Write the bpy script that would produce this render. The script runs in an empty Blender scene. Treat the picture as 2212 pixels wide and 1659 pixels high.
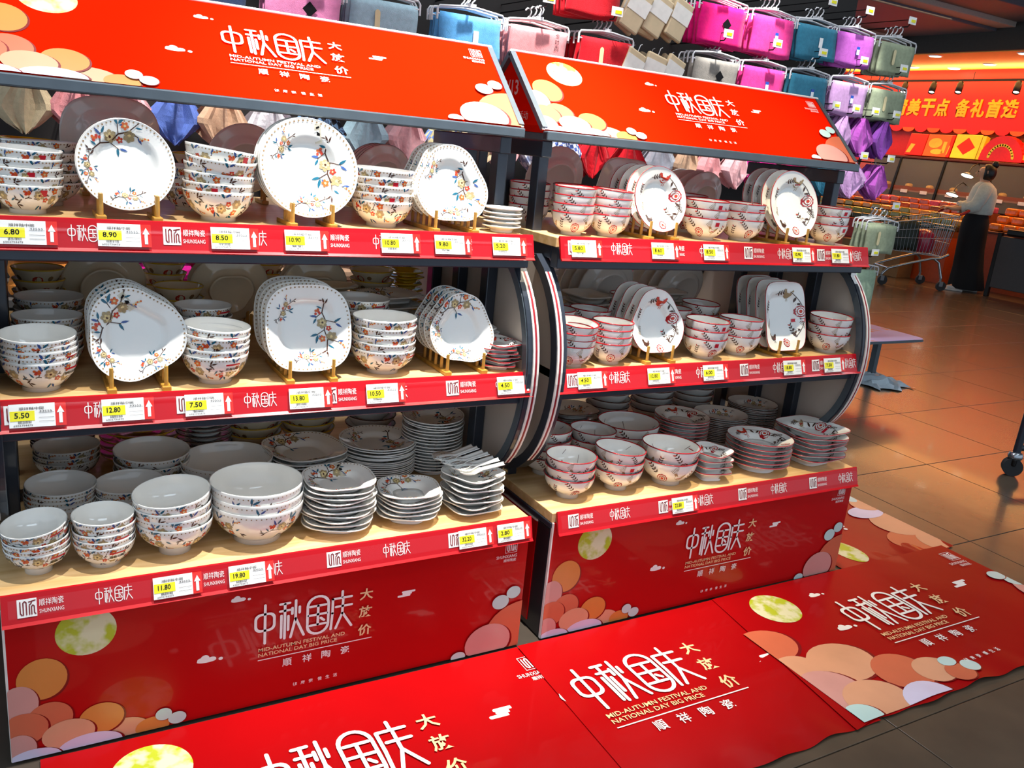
import bpy, bmesh, math, random
from mathutils import Vector, Matrix, Euler
PI = math.pi
SC = bpy.context.scene
COL = SC.collection
# ------------------------------------------------------------------ camera
cam_d = bpy.data.cameras.new('camera')
cam = bpy.data.objects.new('camera', cam_d)
COL.objects.link(cam)
yaw, pitch, roll = 0.5396, 0.2748, 0.0991
fw = Vector((math.sin(yaw)*math.cos(pitch), math.cos(yaw)*math.cos(pitch), -math.sin(pitch)))
rt = Vector((math.cos(yaw), -math.sin(yaw), 0)); up = rt.cross(fw)
r2 = math.cos(roll)*rt + math.sin(roll)*up
u2 = -math.sin(roll)*rt + math.cos(roll)*up
M = Matrix(((r2.x, u2.x, -fw.x, 0.0579), (r2.y, u2.y, -fw.y, -1.7392), (r2.z, u2.z, -fw.z, 1.3223), (0, 0, 0, 1)))
cam.matrix_world = M
cam_d.sensor_width = 36.0
cam_d.lens = 36.0*1859.6/2212.0
cam_d.clip_start = 0.05; cam_d.clip_end = 80
SC.camera = cam
# ------------------------------------------------------------------ world, lights, exposure
W_ = bpy.data.worlds.new('store_ambience'); SC.world = W_
W_.use_nodes = True
bg = W_.node_tree.nodes['Background']
bg.inputs[0].default_value = (0.70, 0.84, 1.0, 1); bg.inputs[1].default_value = 0.72
SC.view_settings.view_transform = 'Standard'
SC.view_settings.look = 'None'
SC.view_settings.gamma = 1
SC.view_settings.use_curve_mapping = False
SC.view_settings.exposure = 0.26
def area(name, loc, size, power, color, rot=(0, 0, 0)):
    l = bpy.data.lights.new(name, 'AREA'); l.shape = 'RECTANGLE'; l.size, l.size_y = size
    l.energy = power; l.color = color
    o = bpy.data.objects.new(name, l); o.location = loc; o.rotation_euler = rot; COL.objects.link(o)
def spot(name, loc, tgt, power, color, ang=70, blend=0.5, rad=0.03):
    l = bpy.data.lights.new(name, 'SPOT'); l.energy = power; l.color = color
    l.spot_size = math.radians(ang); l.spot_blend = blend; l.shadow_soft_size = rad
    o = bpy.data.objects.new(name, l); o.location = loc
    o.rotation_euler = (Vector(tgt)-Vector(loc)).to_track_quat('-Z', 'Y').to_euler(); COL.objects.link(o)
area('ceiling_fill_light', (0.2, -1.6, 3.35), (1.8, 0.5), 14, (0.72, 0.87, 1.0))  # unseen area lights added overhead as cool ambient fill from the front
area('ceiling_fill_light', (3.0, -1.6, 3.35), (1.8, 0.5), 10, (0.74, 0.88, 1.0))
area('ceiling_fill_light', (2.4, 1.25, 3.35), (2.6, 0.25), 42, (0.92, 0.96, 1.0))  # unseen fill over the aisle, lifts the towels and shelf backs
WARM = (1.0, 0.86, 0.62); NEUT = (1.0, 0.97, 0.92)
spot('track_spot_light', (0.25, -0.20, 3.10), (0.20, 0.24, 1.2), 190, NEUT, 46, 0.8)
spot('track_spot_light', (1.18, -0.20, 3.10), (1.06, 0.26, 1.2), 640, NEUT, 52, 1.0)
spot('track_spot_light', (2.05, -0.16, 3.10), (1.80, 0.24, 1.1), 240, WARM, 48, 0.9)
spot('track_spot_light', (2.90, 0.05, 3.10), (2.50, 0.05, 0.3), 40, WARM, 44, 0.8)
spot('track_spot_light', (0.75, 1.25, 3.10), (0.72, 1.70, 1.35), 300, NEUT, 38)
spot('track_spot_light', (1.95, 1.25, 3.10), (2.10, 1.70, 1.35), 320, NEUT, 38)
spot('track_spot_light', (3.15, 1.25, 3.10), (3.30, 1.74, 1.50), 300, NEUT, 28)
spot('track_spot_light', (3.85, 1.20, 3.10), (4.18, 1.72, 1.45), 200, NEUT, 20)
area('ceiling_fill_light', (5.2, -0.3, 3.35), (1.2, 0.4), 14, (0.85, 0.93, 1.0))  # extra unseen fill added to brighten the low stand and its paper
area('bakery_fill_light', (12.2, 6.6, 3.0), (1.5, 6.0), 130, (1.0, 0.50, 0.16))  # broad warm fill for the bakery, no cove is built
area('bakery_fill_light', (12.75, 6.8, 2.90), (0.3, 5.0), 45, (1.0, 0.62, 0.22), (PI, 0, 0))  # upward fill added to brighten the amber bakery ceiling
area('bakery_fill_light', (9.6, 5.6, 3.30), (1.6, 2.4), 22, (1.0, 0.60, 0.30))  # warm fill over the floor before the bakery, not a cove
# ------------------------------------------------------------------ materials
def lin(h):
    h = h.lstrip('#'); c = [int(h[i:i+2], 16)/255 for i in (0, 2, 4)]
    return tuple(x/12.92 if x <= .04045 else ((x+.055)/1.055)**2.4 for x in c)+(1.0,)
MATS = {}
def mat(name, hexc, rough=0.5, metal=0.0, var=0.06, scale=30.0, bump=0.0, bscale=200.0, coat=0.0, spec=0.5, alpha=1.0, trans=0.0, emit=0.0, stretch=None, sheen=0.0, hex2=None, thr=None):
    if name in MATS: return MATS[name]
    m = bpy.data.materials.new(name); m.use_nodes = True
    nt = m.node_tree; b = nt.nodes['Principled BSDF']; L = nt.links
    c = lin(hexc); b.inputs['Roughness'].default_value = rough; b.inputs['Metallic'].default_value = metal
    b.inputs['Coat Weight'].default_value = coat; b.inputs['Coat Roughness'].default_value = 0.05
    b.inputs['Specular IOR Level'].default_value = spec; b.inputs['Alpha'].default_value = alpha
    b.inputs['Transmission Weight'].default_value = trans; b.inputs['Sheen Weight'].default_value = sheen
    tc = nt.nodes.new('ShaderNodeTexCoord'); mp = nt.nodes.new('ShaderNodeMapping')
    if stretch: mp.inputs['Scale'].default_value = stretch
    L.new(tc.outputs['Object'], mp.inputs['Vector'])
    n = nt.nodes.new('ShaderNodeTexNoise'); n.inputs['Scale'].default_value = scale; n.inputs['Detail'].default_value = 3
    L.new(mp.outputs['Vector'], n.inputs['Vector'])
    r = nt.nodes.new('ShaderNodeValToRGB'); L.new(n.outputs['Fac'], r.inputs['Fac'])
    e = r.color_ramp.elements
    e[0].position, e[1].position = thr if thr else (0.3, 0.7)
    c2 = lin(hex2) if hex2 else tuple(min(1, x*(1+var)) for x in c[:3])+(1,)
    e[0].color = c if hex2 else tuple(x*(1-var) for x in c[:3])+(1,); e[1].color = c2
    L.new(r.outputs['Color'], b.inputs['Base Color'])
    if emit:
        L.new(r.outputs['Color'], b.inputs['Emission Color']); b.inputs['Emission Strength'].default_value = emit
    if bump:
        nb = nt.nodes.new('ShaderNodeTexNoise'); nb.inputs['Scale'].default_value = bscale
        L.new(mp.outputs['Vector'], nb.inputs['Vector'])
        bp = nt.nodes.new('ShaderNodeBump'); bp.inputs['Strength'].default_value = bump; bp.inputs['Distance'].default_value = 0.004
        L.new(nb.outputs['Fac'], bp.inputs['Height']); L.new(bp.outputs['Normal'], b.inputs['Normal'])
    MATS[name] = m
    return m
def checker_mat(name, h1, h2, scale, rot=0.0):
    m = mat(name, h1, 0.9)
    nt = m.node_tree; b = nt.nodes['Principled BSDF']
    ck = nt.nodes.new('ShaderNodeTexChecker'); ck.inputs['Scale'].default_value = scale
    ck.inputs['Color1'].default_value = lin(h1); ck.inputs['Color2'].default_value = lin(h2)
    tc = nt.nodes.new('ShaderNodeTexCoord'); mp = nt.nodes.new('ShaderNodeMapping'); mp.inputs['Rotation'].default_value = (0, rot, 0)
    mp.inputs['Scale'].default_value = (1, 0.001, 1)
    nt.links.new(tc.outputs['Object'], mp.inputs['Vector']); nt.links.new(mp.outputs['Vector'], ck.inputs['Vector'])
    nt.links.new(ck.outputs['Color'], b.inputs['Base Color'])
    return m
def wood_mat(name, h1, h2, rough=0.4, axis=0):
    m = mat(name, h1, rough, var=0.05, stretch=(1.2, 22, 22) if axis == 0 else (22, 22, 1.2), scale=2.2, hex2=h2, thr=(0.35, 0.65), coat=0.15)
    return m
STEEL = mat('dark_powder_steel', '#2c323d', 0.32, 0.25, coat=0.25)
STEEL2 = mat('grey_powder_steel', '#59636b', 0.34, 0.4, coat=0.2)
WOOD = wood_mat('pale_oak_laminate', '#e2be8a', '#cfa66c')
PEGW = wood_mat('golden_peg_wood', '#c9973f', '#b07f2c')
BEIGE = mat('warm_grey_board', '#b9ada2', 0.5, var=0.03, scale=8)
RED = mat('poster_red', '#b5090c', 0.3, var=0.04, scale=3, coat=0.25, spec=0.2)
REDH = mat('header_red', '#e61a03', 0.5, var=0.03, scale=3, spec=0.0)
REDMAT = mat('floor_vinyl_red', '#a00509', 0.35, var=0.05, scale=3, coat=0.12, spec=0.1, bump=0.25, bscale=7)
REDST = mat('strip_red', '#bd0a18', 0.3, var=0.03, scale=3, coat=0.2, spec=0.2)
WHITE = mat('print_white', '#f4f0ec', 0.35, var=0.02)
GOLDT = mat('print_champagne', '#eec796', 0.35, var=0.02)
SHADOWP = mat('print_maroon', '#7a0508', 0.3, var=0.03)
CORAL = mat('print_coral', '#cf6a4a', 0.3, var=0.05, scale=10)
PEACH = mat('print_peach', '#dc9f7c', 0.3, var=0.05, scale=10)
ROSE = mat('print_rose', '#d3978e', 0.3, var=0.05, scale=10)
ORANGE = mat('print_orange', '#d6853f', 0.3, var=0.05, scale=10)
LILAC = mat('print_lilac', '#d9cfe6', 0.3, var=0.05, scale=10)
MINT = mat('print_mint', '#bfdcd8', 0.3, var=0.04, scale=10)
MOON = mat('print_moon', '#dcd8b0', 0.3, scale=22, hex2='#b3bd2e', thr=(0.44, 0.58))
PRINTS = [RED, WHITE, GOLDT, SHADOWP, CORAL, PEACH, ROSE, ORANGE, LILAC, MINT, MOON]
PI_ = {k: i for i, k in enumerate('red white gold shadow coral peach rose orange lilac mint moon'.split())}
# ------------------------------------------------------------------ mesh helpers
class MB:
    def __init__(s): s.v = []; s.f = []; s.m = []; s.s = []
    def poly(s, pts, mi=0, sm=False):
        i = len(s.v); s.v += [tuple(p) for p in pts]; s.f.append(tuple(range(i, i+len(pts)))); s.m.append(mi); s.s.append(sm)
    def faces(s, vs, fs, mi=0, sm=False):
        i = len(s.v); s.v += [tuple(p) for p in vs]
        for f in fs: s.f.append(tuple(i+k for k in f)); s.m.append(mi); s.s.append(sm)
    def box(s, x0, x1, y0, y1, z0, z1, mi=0, c=0.0):
        if c <= 0:
            v = [(x, y, z) for z in (z0, z1) for y in (y0, y1) for x in (x0, x1)]
            s.faces(v, [(0, 2, 3, 1), (4, 5, 7, 6), (0, 1, 5, 4), (2, 6, 7, 3), (0, 4, 6, 2), (1, 3, 7, 5)], mi)
        else:
            bm = bmesh.new(); bmesh.ops.create_cube(bm, size=1)
            for q in bm.verts: q.co = ((x0+x1)/2+q.co.x*(x1-x0), (y0+y1)/2+q.co.y*(y1-y0), (z0+z1)/2+q.co.z*(z1-z0))
            bmesh.ops.bevel(bm, geom=bm.edges[:], offset=c, segments=2, affect='EDGES', profile=0.5)
            s.bm(bm, mi)
    def bm(s, bm, mi=0, sm=False):
        bm.verts.index_update()
        s.faces([tuple(q.co) for q in bm.verts], [[q.index for q in f.verts] for f in bm.faces], mi, sm); bm.free()
    def tube(s, pts, r, n=8, mi=0, closed=False, cap=True, sq=None):
        pts = [Vector(p) for p in pts]; N = len(pts); rings = []
        nrm = None
        for i, p in enumerate(pts):
            a = pts[(i-1) % N] if (closed or i > 0) else p; b = pts[(i+1) % N] if (closed or i < N-1) else p
            t = (b-a).normalized()
            if nrm is None:
                nrm = t.orthogonal().normalized() if sq is None else (Vector(sq)-t*Vector(sq).dot(t)).normalized()
            else:
                nrm = (nrm-t*nrm.dot(t)).normalized()
            bn = t.cross(nrm)
            rr = r[i] if isinstance(r, list) else r
            if n == 4 and sq is not None:
                w, h = rr if isinstance(rr, tuple) else (rr, rr)
                rings.append([p+nrm*h*a_+bn*w*b_ for a_, b_ in ((1, 1), (1, -1), (-1, -1), (-1, 1))])
            else:
                rings.append([p+(nrm*math.cos(2*PI*k/n)+bn*math.sin(2*PI*k/n))*rr for k in range(n)])
        vs = [q for R in rings for q in R]; fs = []
        for i in range(N if closed else N-1):
            j = (i+1) % N
            for k in range(n): fs.append((i*n+k, i*n+(k+1) % n, j*n+(k+1) % n, j*n+k))
        s.faces(vs, fs, mi, sq is None)
        if cap and not closed:
            s.faces(rings[0][::-1], [tuple(range(n))], mi); s.faces(rings[-1], [tuple(range(n))], mi)
    def lathe(s, prof, n=32, mi=0, shape=None, sm=True, z0=0.0, cx=0.0, cy=0.0):
        vs = []; fs = []
        for r, z in prof:
            for k in range(n):
                a = 2*PI*k/n; q = r*(shape(a) if shape else 1); vs.append((cx+q*math.cos(a), cy+q*math.sin(a), z+z0))
        for i in range(len(prof)-1):
            for k in range(n):
                fs.append((i*n+k, i*n+(k+1) % n, (i+1)*n+(k+1) % n, (i+1)*n+k))
        s.faces(vs, fs, mi, sm)
    def prism(s, pts, axis, a0, a1, mi=0):
        # pts 2-D outline in the other two axes, extruded along axis
        def P(p, a):
            return {'x': (a, p[0], p[1]), 'y': (p[0], a, p[1]), 'z': (p[0], p[1], a)}[axis]
        n = len(pts)
        s.poly([P(p, a0) for p in pts], mi); s.poly([P(p, a1) for p in pts][::-1], mi)
        s.faces([P(p, a0) for p in pts]+[P(p, a1) for p in pts], [(k, (k+1) % n, n+(k+1) % n, n+k) for k in range(n)], mi)
    def mesh(s, name, mats):
        me = bpy.data.meshes.new(name); me.from_pydata(s.v, [], s.f)
        for m in (mats if isinstance(mats, (list, tuple)) else [mats]): me.materials.append(m)
        me.polygons.foreach_set('material_index', s.m); me.polygons.foreach_set('use_smooth', s.s)
        bm = bmesh.new(); bm.from_mesh(me)
        try: bmesh.ops.recalc_face_normals(bm, faces=bm.faces[:])
        except Exception: pass
        bm.to_mesh(me); bm.free(); me.update()
        return me
def obj(name, data, parent=None, loc=(0, 0, 0), rot=(0, 0, 0), scale=None, label=None, cat=None, group=None, kind=None):
    o = bpy.data.objects.new(name, data); COL.objects.link(o)
    o.location = loc; o.rotation_euler = rot
    if scale: o.scale = scale
    if parent: o.parent = parent
    if label: o['label'] = label
    if cat: o['category'] = cat
    if group: o['group'] = group
    if kind: o['kind'] = kind
    return o
def build(name, mb, mats, parent=None, **k):
    return obj(name, mb.mesh(name, mats), parent, **k)
def empty(name, loc=(0, 0, 0), rot=(0, 0, 0), **k):
    o = obj(name, None, None, loc, rot, **k); o.empty_display_size = 0.05
    return o
_TX = {}
def text2d(body, bold=0.0):
    key = (body, bold)
    if key not in _TX:
        c = bpy.data.curves.new('t', 'FONT'); c.body = body; c.offset = bold; c.resolution_u = 2
        o = bpy.data.objects.new('t', c); COL.objects.link(o)
        bpy.context.view_layer.update()
        me = bpy.data.meshes.new_from_object(o.evaluated_get(bpy.context.evaluated_depsgraph_get()))
        vs = [(v.co.x, v.co.y) for v in me.vertices]; fs = [tuple(p.vertices) for p in me.polygons]
        bpy.data.objects.remove(o); bpy.data.meshes.remove(me); bpy.data.curves.remove(c)
        if vs:
            x0 = min(v[0] for v in vs); y0 = min(v[1] for v in vs); w = max(v[0] for v in vs)-x0; h = max(v[1] for v in vs)-y0
        else: x0 = y0 = 0; w = h = 1
        _TX[key] = ([((x-x0), (y-y0)) for x, y in vs], fs, w, h)
    return _TX[key]
def put_text(mb, body, fn, x0, x1, y0, y1, mi, bold=0.0):
    """lettering fitted into the box x0..x1, y0..y1 of the 2-D map fn"""
    vs, fs, w, h = text2d(body, bold)
    mb.faces([fn(x0+v[0]/w*(x1-x0), y0+v[1]/h*(y1-y0)) for v in vs], fs, mi)
def capsule(p, q, r, n=4):
    p = Vector(p); q = Vector(q); d = (q-p); a = math.atan2(d.y, d.x); out = []
    for k in range(n+1): t = a-PI/2+PI*k/n; out.append((q.x+r*math.cos(t), q.y+r*math.sin(t)))
    for k in range(n+1): t = a+PI/2+PI*k/n; out.append((p.x+r*math.cos(t), p.y+r*math.sin(t)))
    return out
def ell(cx, cy, rx, ry, n=24, rot=0.0):
    c, s = math.cos(rot), math.sin(rot)
    return [(cx+rx*math.cos(t)*c-ry*math.sin(t)*s, cy+rx*math.cos(t)*s+ry*math.sin(t)*c) for t in [2*PI*k/n for k in range(n)]]

def cover_mat(name):
    m = bpy.data.materials.new(name); m.use_nodes = True; nt = m.node_tree
    for n in list(nt.nodes): nt.nodes.remove(n)
    o = nt.nodes.new('ShaderNodeOutputMaterial'); mx = nt.nodes.new('ShaderNodeMixShader'); t = nt.nodes.new('ShaderNodeBsdfTransparent'); g = nt.nodes.new('ShaderNodeBsdfGlossy'); fr = nt.nodes.new('ShaderNodeFresnel')
    mx.inputs[0].default_value = 0.03; g.inputs['Roughness'].default_value = 0.12
    nt.links.new(t.outputs[0], mx.inputs[1]); nt.links.new(g.outputs[0], mx.inputs[2]); nt.links.new(mx.outputs[0], o.inputs[0])
    return m
COVER = cover_mat('clear_pvc_cover')
# ------------------------------------------------------------------ floor, ceiling, far walls
TILE = mat('polished_brown_tile', '#54473a', 0.26, var=0.10, scale=6, coat=0.08, spec=0.4, hex2='#605142')
GROUT = mat('dark_grout', '#41362b', 0.7)
mb = MB(); mb.box(-2.5, 16, -3, 11, -0.06, -0.004)
floor = build('floor', mb, GROUT, kind='structure', label='glossy brown tiled shop floor')
tb = MB(); tb.box(-0.3235, 0.3235, -0.3235, 0.3235, -0.006, 0.0, c=0.0015); tile_me = tb.mesh('tile', TILE)
for i in range(-4, 14):
    for j in range(-4, 9):
        x, y = 3.87+0.65*(i+0.5), 0.63+0.65*(j+0.5)
        if y < -1.4 or (x < 2.2 and y > -0.2) or (x < 4 and y > 1.7): continue
        obj('floor_tile', tile_me, floor, (x, y, 0), label=None)
CEIL = mat('dark_ceiling_paint', '#3b3734', 0.8); BEAM = mat('taupe_beam_paint', '#b5a89e', 0.6); BEAM2 = mat('slate_beam_paint', '#5a606c', 0.5)
mb = MB(); mb.box(-2.5, 16, -3, 11, 3.75, 3.8); build('ceiling', mb, CEIL, kind='structure')
for n, (y0, y1, z0, m) in enumerate([(4.3, 4.9, 3.45, BEAM), (4.9, 5.5, 3.38, BEAM2), (5.5, 5.75, 3.32, BEAM), (5.75, 7.2, 3.28, BEAM2), (7.2, 8.2, 3.16, BEAM)]):
    mb = MB(); mb.box(-2.5, 11.4, y0, y1, z0, 3.74, c=0.01); build('trim_%d' % (n+1), mb, m, kind='structure')
ORWALL = mat('amber_bakery_ceiling', '#f0b85c', 0.6); REDW = mat('bakery_red_wall', '#c8140e', 0.5)
mb = MB(); mb.box(11.4, 13.3, 2.0, 10.5, 3.04, 3.7); build('ceiling_bakery', mb, ORWALL, kind='structure')
mb = MB(); mb.box(11.34, 11.398, 2.0, 10.5, 3.05, 3.7); build('trim_6', mb, CEIL, kind='structure')
mb = MB(); mb.box(13.05, 13.2, 1.5, 10.8, 0, 3.04); wall_b = build('wall_bakery', mb, REDW, kind='structure')
BLACKW = mat('black_backing_board', '#1b1715', 0.75)
mb = MB(); mb.box(-1.2, 4.42, 2.06, 2.12, 0, 2.62); build('wall_back', mb, BLACKW, kind='structure', label='black backing board behind the hanging towels')
# ------------------------------------------------------------------ the two display shelf units
YS = (0.0, 0.076, 0.134); ZS = (0.385, 0.757, 1.0985)          # front strip top: base, middle, upper
WD = 1.2; X0 = (0.0, 1.271)
MARK_W, MARK_S = 0, 1
def strokes_title(fn, mb, mi, r=3.1):
    S = [[(23, 3), (23, 106)], [(57, 101), (79, 101)], [(57, 82), (80, 82)], [(68, 100), (68, 6)], [(60, 70), (60, 10)], [(76, 66), (76, 28)],
         [(93, 105), (93, 56), (82, 6)], [(94, 54), (113, 6)], [(85, 86), (85, 70)], [(102, 86), (102, 70)],
         [(127, 79), (165, 79)], [(124, 55), (167, 55)], [(127, 27), (165, 27)], [(146, 79), (146, 27)], [(153, 44), (161, 36)],
         [(204, 107), (204, 92)], [(181, 89), (227, 89)], [(181, 89), (181, 50), (178, 6)], [(189, 66), (228, 66)], [(206, 84), (205, 46), (190, 6)], [(206, 46), (229, 6)]]
    ring = lambda x0, x1, y0, y1, q: [(cx+q*math.cos(a), cy+q*math.sin(a)) for cx, cy, a0 in ((x1-q, y1-q, 0), (x0+q, y1-q, PI/2), (x0+q, y0+q, PI), (x1-q, y0+q, 1.5*PI)) for a in [a0+PI/2*k/5 for k in range(6)]]
    for o in (ring(2, 44, 38, 82, 13), ring(121, 171, 2, 105, 25)):
        n = len(o); cx = sum(p[0] for p in o)/n; cy = sum(p[1] for p in o)/n
        x0, x1 = min(p[0] for p in o), max(p[0] for p in o); y0, y1 = min(p[1] for p in o), max(p[1] for p in o)
        def off(p, d): return (cx+(p[0]-cx)*(1+2*d/(x1-x0)), cy+(p[1]-cy)*(1+2*d/(y1-y0)))
        vs = [fn(*off(p, r)) for p in o]+[fn(*off(p, -r)) for p in o]
        mb.faces(vs, [(k, (k+1) % n, n+(k+1) % n, n+k) for k in range(n)], mi)
    for pl in S:
        for p, q in zip(pl, pl[1:]): mb.poly([fn(*t) for t in capsule(p, q, r)], mi)
def strokes_logo(fn, mb, mi, r=0.032):
    S = [[(.16, .86), (.16, .24), (.24, .14)], [(.31, .14), (.31, .8), (.39, .87), (.47, .8), (.47, .14)], [(.62, .6), (.62, .14)],
         [(.73, .14), (.73, .56), (.8, .63), (.87, .56), (.87, .2), (.93, .14)], [(.6, .82), (.93, .88)], [(.76, .85), (.7, .7), (.62, .66)]]
    for pl in S:
        for p, q in zip(pl, pl[1:]): mb.poly([fn(*t) for t in capsule(p, q, r, 3)], mi)
def clamp_pts(pts, w, h): return [(min(max(x, 0), w), min(max(y, 0), h)) for x, y in pts]
CLOUD = [ell(0, 0, 26, 5), ell(-4, 6, 12, 9), ell(-16, 3, 9, 6), ell(14, 2, 12, 6), ell(38, -1, 6, 4)]
STREAK = [capsule((-22, -6), (10, -6), 3.2), capsule((-8, 0), (14, 0), 3.2), capsule((-10, 6), (24, 6), 3.2)]
PEB_A = [(.205, .018, .055, .03, 'peach'), (.268, .008, .035, .026, 'orange'), (.062, .19, .046, .05, 'orange'), (.018, .138, .036, .045, 'rose'), (.072, .088, .043, .042, 'coral'),
         (.168, .062, .044, .039, 'orange'), (.024, .075, .045, .04, 'coral'), (.105, .04, .05, .037, 'peach'), (.145, .0, .062, .03, 'lilac'), (.014, .028, .032, .036, 'rose'),
         (.04, -.004, .05, .026, 'lilac'), (.291, .036, .017, .016, 'mint'), (.319, .019, .019, .016, 'mint')]
PEB_B = [(1.2, .055, .11, .088, 'coral'), (1.1, .03, .068, .058, 'rose'), (1.128, .151, .025, .022, 'mint'), (1.165, .175, .021, .019, 'mint'), (1.014, .004, .021, .016, 'mint')]
def disc(m, fn, cx, cy, rx, ry, L, mi, w, h, n=28, rings=5):
    vs = []
    for j in range(rings+1):
        q = max(j/rings, .002)
        vs += [fn(x, y, L) for x, y in clamp_pts(ell(cx, cy, rx*q, ry*q, n), w, h)]
    m.faces(vs, [(j*n+k, j*n+(k+1) % n, (j+1)*n+(k+1) % n, (j+1)*n+k) for j in range(rings) for k in range(n)], mi)
def promo_print(parent, fn, w, h, tt, moon, clouds, streak, pebbles, logo, tgold=True):
    """fn(x, y, layer) -> 3-D; tt = (ox, oy, sx, sy) places the title group authored on the 1.2 x 0.367 poster"""
    k = lambda L: (lambda x, y: fn(x, y, L))
    m = MB(); disc(m, fn, *moon, 1, PI_['moon'], w, h, 40); build('moon_print', m, PRINTS, parent)
    for cx, cy, s, sy, sh_ in [c+(CLOUD,) for c in clouds]+[streak+(STREAK,)]:
        m = MB()
        for q, e in enumerate(sh_): m.poly([fn(cx+x*s, cy+y*s*sy, 1+.3*q) for x, y in e], PI_['white'])
        build('cloud_print', m, PRINTS, parent)
    m = MB(); m2 = MB(); mA = m
    for q, (cx, cy, rx, ry, c) in enumerate(pebbles):
        if cx > w+rx or cy > h+ry: continue
        m = mA if cx < .8 else m2
        disc(m, fn, cx+rx*.07, cy-ry*.06, rx*1.02, ry*1.02, 1+q*.6, PI_['shadow'], w, h)
        disc(m, fn, cx, cy, rx, ry, 1.3+q*.6, PI_[c], w, h)
    for mm in (mA, m2):
        if mm.f: build('pebble_print', mm, PRINTS, parent)
    ox, oy, sx, sy = tt
    g = lambda x, y: fn(ox+(x-.494)*sx, oy+(y-.125)*sy, 8)
    m = MB(); strokes_title(lambda a, b: g(.486+a/1000, .167+b/1000), m, PI_['white']); build('title_lettering', m, PRINTS, parent)
    gm = PI_['gold'] if tgold else PI_['white']
    for ch, y in (('大', .254), ('放', .205), ('价', .152)):
        m = MB(); put_text(m, ch, g, .733, .767, y-.016, y+.016, gm, 0.02); build('sale_character', m, PRINTS, parent)
    m = MB()
    put_text(m, 'MID-AUTUMN FESTIVAL AND', g, .495, .70, .1485, .1585, gm, 0.012)
    put_text(m, 'NATIONAL DAY BIG PRICE', g, .495, .681, .1345, .1445, gm, 0.012)
    m.poly([g(.494, .1245), g(.769, .1245), g(.769, .1268), g(.494, .1268)], PI_['white'])
    for ch, x in zip('順祥陶瓷', (.562, .609, .655, .702)): put_text(m, ch, g, x-.011, x+.011, .094, .116, PI_['white'], 0.01)
    for ch, x in zip('健康瓷慢生活', (.582, .601, .620, .642, .661, .680)): put_text(m, ch, g, x-.005, x+.005, .032, .042, PI_['white'], 0.01)
    build('small_lettering', m, PRINTS, parent)
    if logo:
        lx, ly, ls, lsy = logo; m = MB()
        gl = lambda x, y: fn(lx+(x-.5)*ls, ly+(y-.5)*ls*lsy, 8)
        for a, b in (((0, 0), (1, 0)), ((1, 0), (1, 1)), ((1, 1), (0, 1)), ((0, 1), (0, 0))): m.poly([gl(*t) for t in capsule(a, b, .015, 2)], PI_['white'])
        strokes_logo(gl, m, PI_['white'], .038)
        put_text(m, 'SHUNXIANG', gl, -.75, 1.05, -.45, -.18, PI_['white'])
        put_text(m, '順祥陶瓷', gl, -.1, 1.0, -.82, -.54, PI_['white'])
        build('logo_print', m, PRINTS, parent)
def std_print(parent, fn, sy, tgold=True):
    P = [(x, y*sy, rx, ry*sy, c) for x, y, rx, ry, c in PEB_A+PEB_B]
    promo_print(parent, fn, 1.2, .367*sy, (.494, .125*sy, 1, sy), (.146, .286*sy, .057, .057*sy), [(.45, .297*sy, .00062, sy*1.3), (.382, .153*sy, .0008, sy*1.3)],
                (.855, .232*sy, .0009, sy), P, (1.145, .318*sy, .034, sy), tgold)
def arc_pts(back=False, inset=0.0, n=20):
    out = []
    for k in range(n+1):
        z = .42+(1.03-.42)*k/n; t = (z-.735)/.315
        y = .055+inset+.245*(1-math.sqrt(max(0, 1-min(1, abs(t))**2*.97)))
        out.append((.98-y if back else y, z))
    return out
side_dark = mat('charcoal_side_panel', '#24262b', 0.35, coat=0.2)
STRIPE = mat('dark_red_edge', '#8c1220', 0.4); EDGEW = mat('white_edge', '#e9e2da', 0.4)
def tag_at(parent_label, x, ys, zs, price, label):
    t = empty('price_tag', (x, ys-0.0165, zs-0.029), (math.radians(-20), 0, 0), label=label, cat='price tag', group='shelf price tags')
    m = MB(); m.box(-.039, .039, -.0012, 0, -.0225, .0225); build('card', m, TAGW, t)
    m = MB(); m.box(-.0375, .004, -.0018, -.0012, -.010, .009); yp = build('yellow_patch', m, TAGY, t)
    fn = lambda u, v: (u, -.0023, v)
    m = MB(); put_text(m, price, fn, -.030, -.005, -.0045, .0060, 0, .015); build('price_lettering', m, INK, yp)
    m = MB(); rr = random.Random(price)
    for q in range(12):
        u = -.024+q*.0019; m.poly([fn(u, -.0150), fn(u+.0005+rr.random()*.0008, -.0150), fn(u+.0005+rr.random()*.0006, -.0100), fn(u, -.0100)], 0)
    put_text(m, '順祥釉中碗', fn, -.022, .020, .0105, .0165, 0)
    put_text(m, '6903794479', fn, -.032, .000, -.0205, -.0170, 0)
    for v in (.004, -.005, -.0125): m.poly([fn(.011, v), (.037, -.0023, v), (.037, -.0023, v+.0005), fn(.011, v+.0005)], 0)
    put_text(m, '43555', fn, .012, .034, .0055, .009, 0)
    build('barcode_print', m, INK, t)
    m = MB(); m.box(.039, .058, -.0012, 0, -.0225, .0225); ar = build('arrow_panel', m, ARED, t)
    m = MB(); m.poly([(.0455, -.002, -.017), (.0515, -.002, -.017), (.0515, -.002, .004), (.0455, -.002, .004)]); m.poly([(.042, -.002, .003), (.055, -.002, .003), (.0485, -.002, .016)])
    build('arrow_print', m, WHITE, ar)
TAGW = mat('tag_paper', '#f3f1ee', 0.3, coat=0.3); TAGY = mat('tag_yellow', '#efe400', 0.35); INK = mat('black_ink', '#0d0d10', 0.6, spec=0.1); ARED = mat('tag_red', '#e0241a', 0.3)
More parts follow.
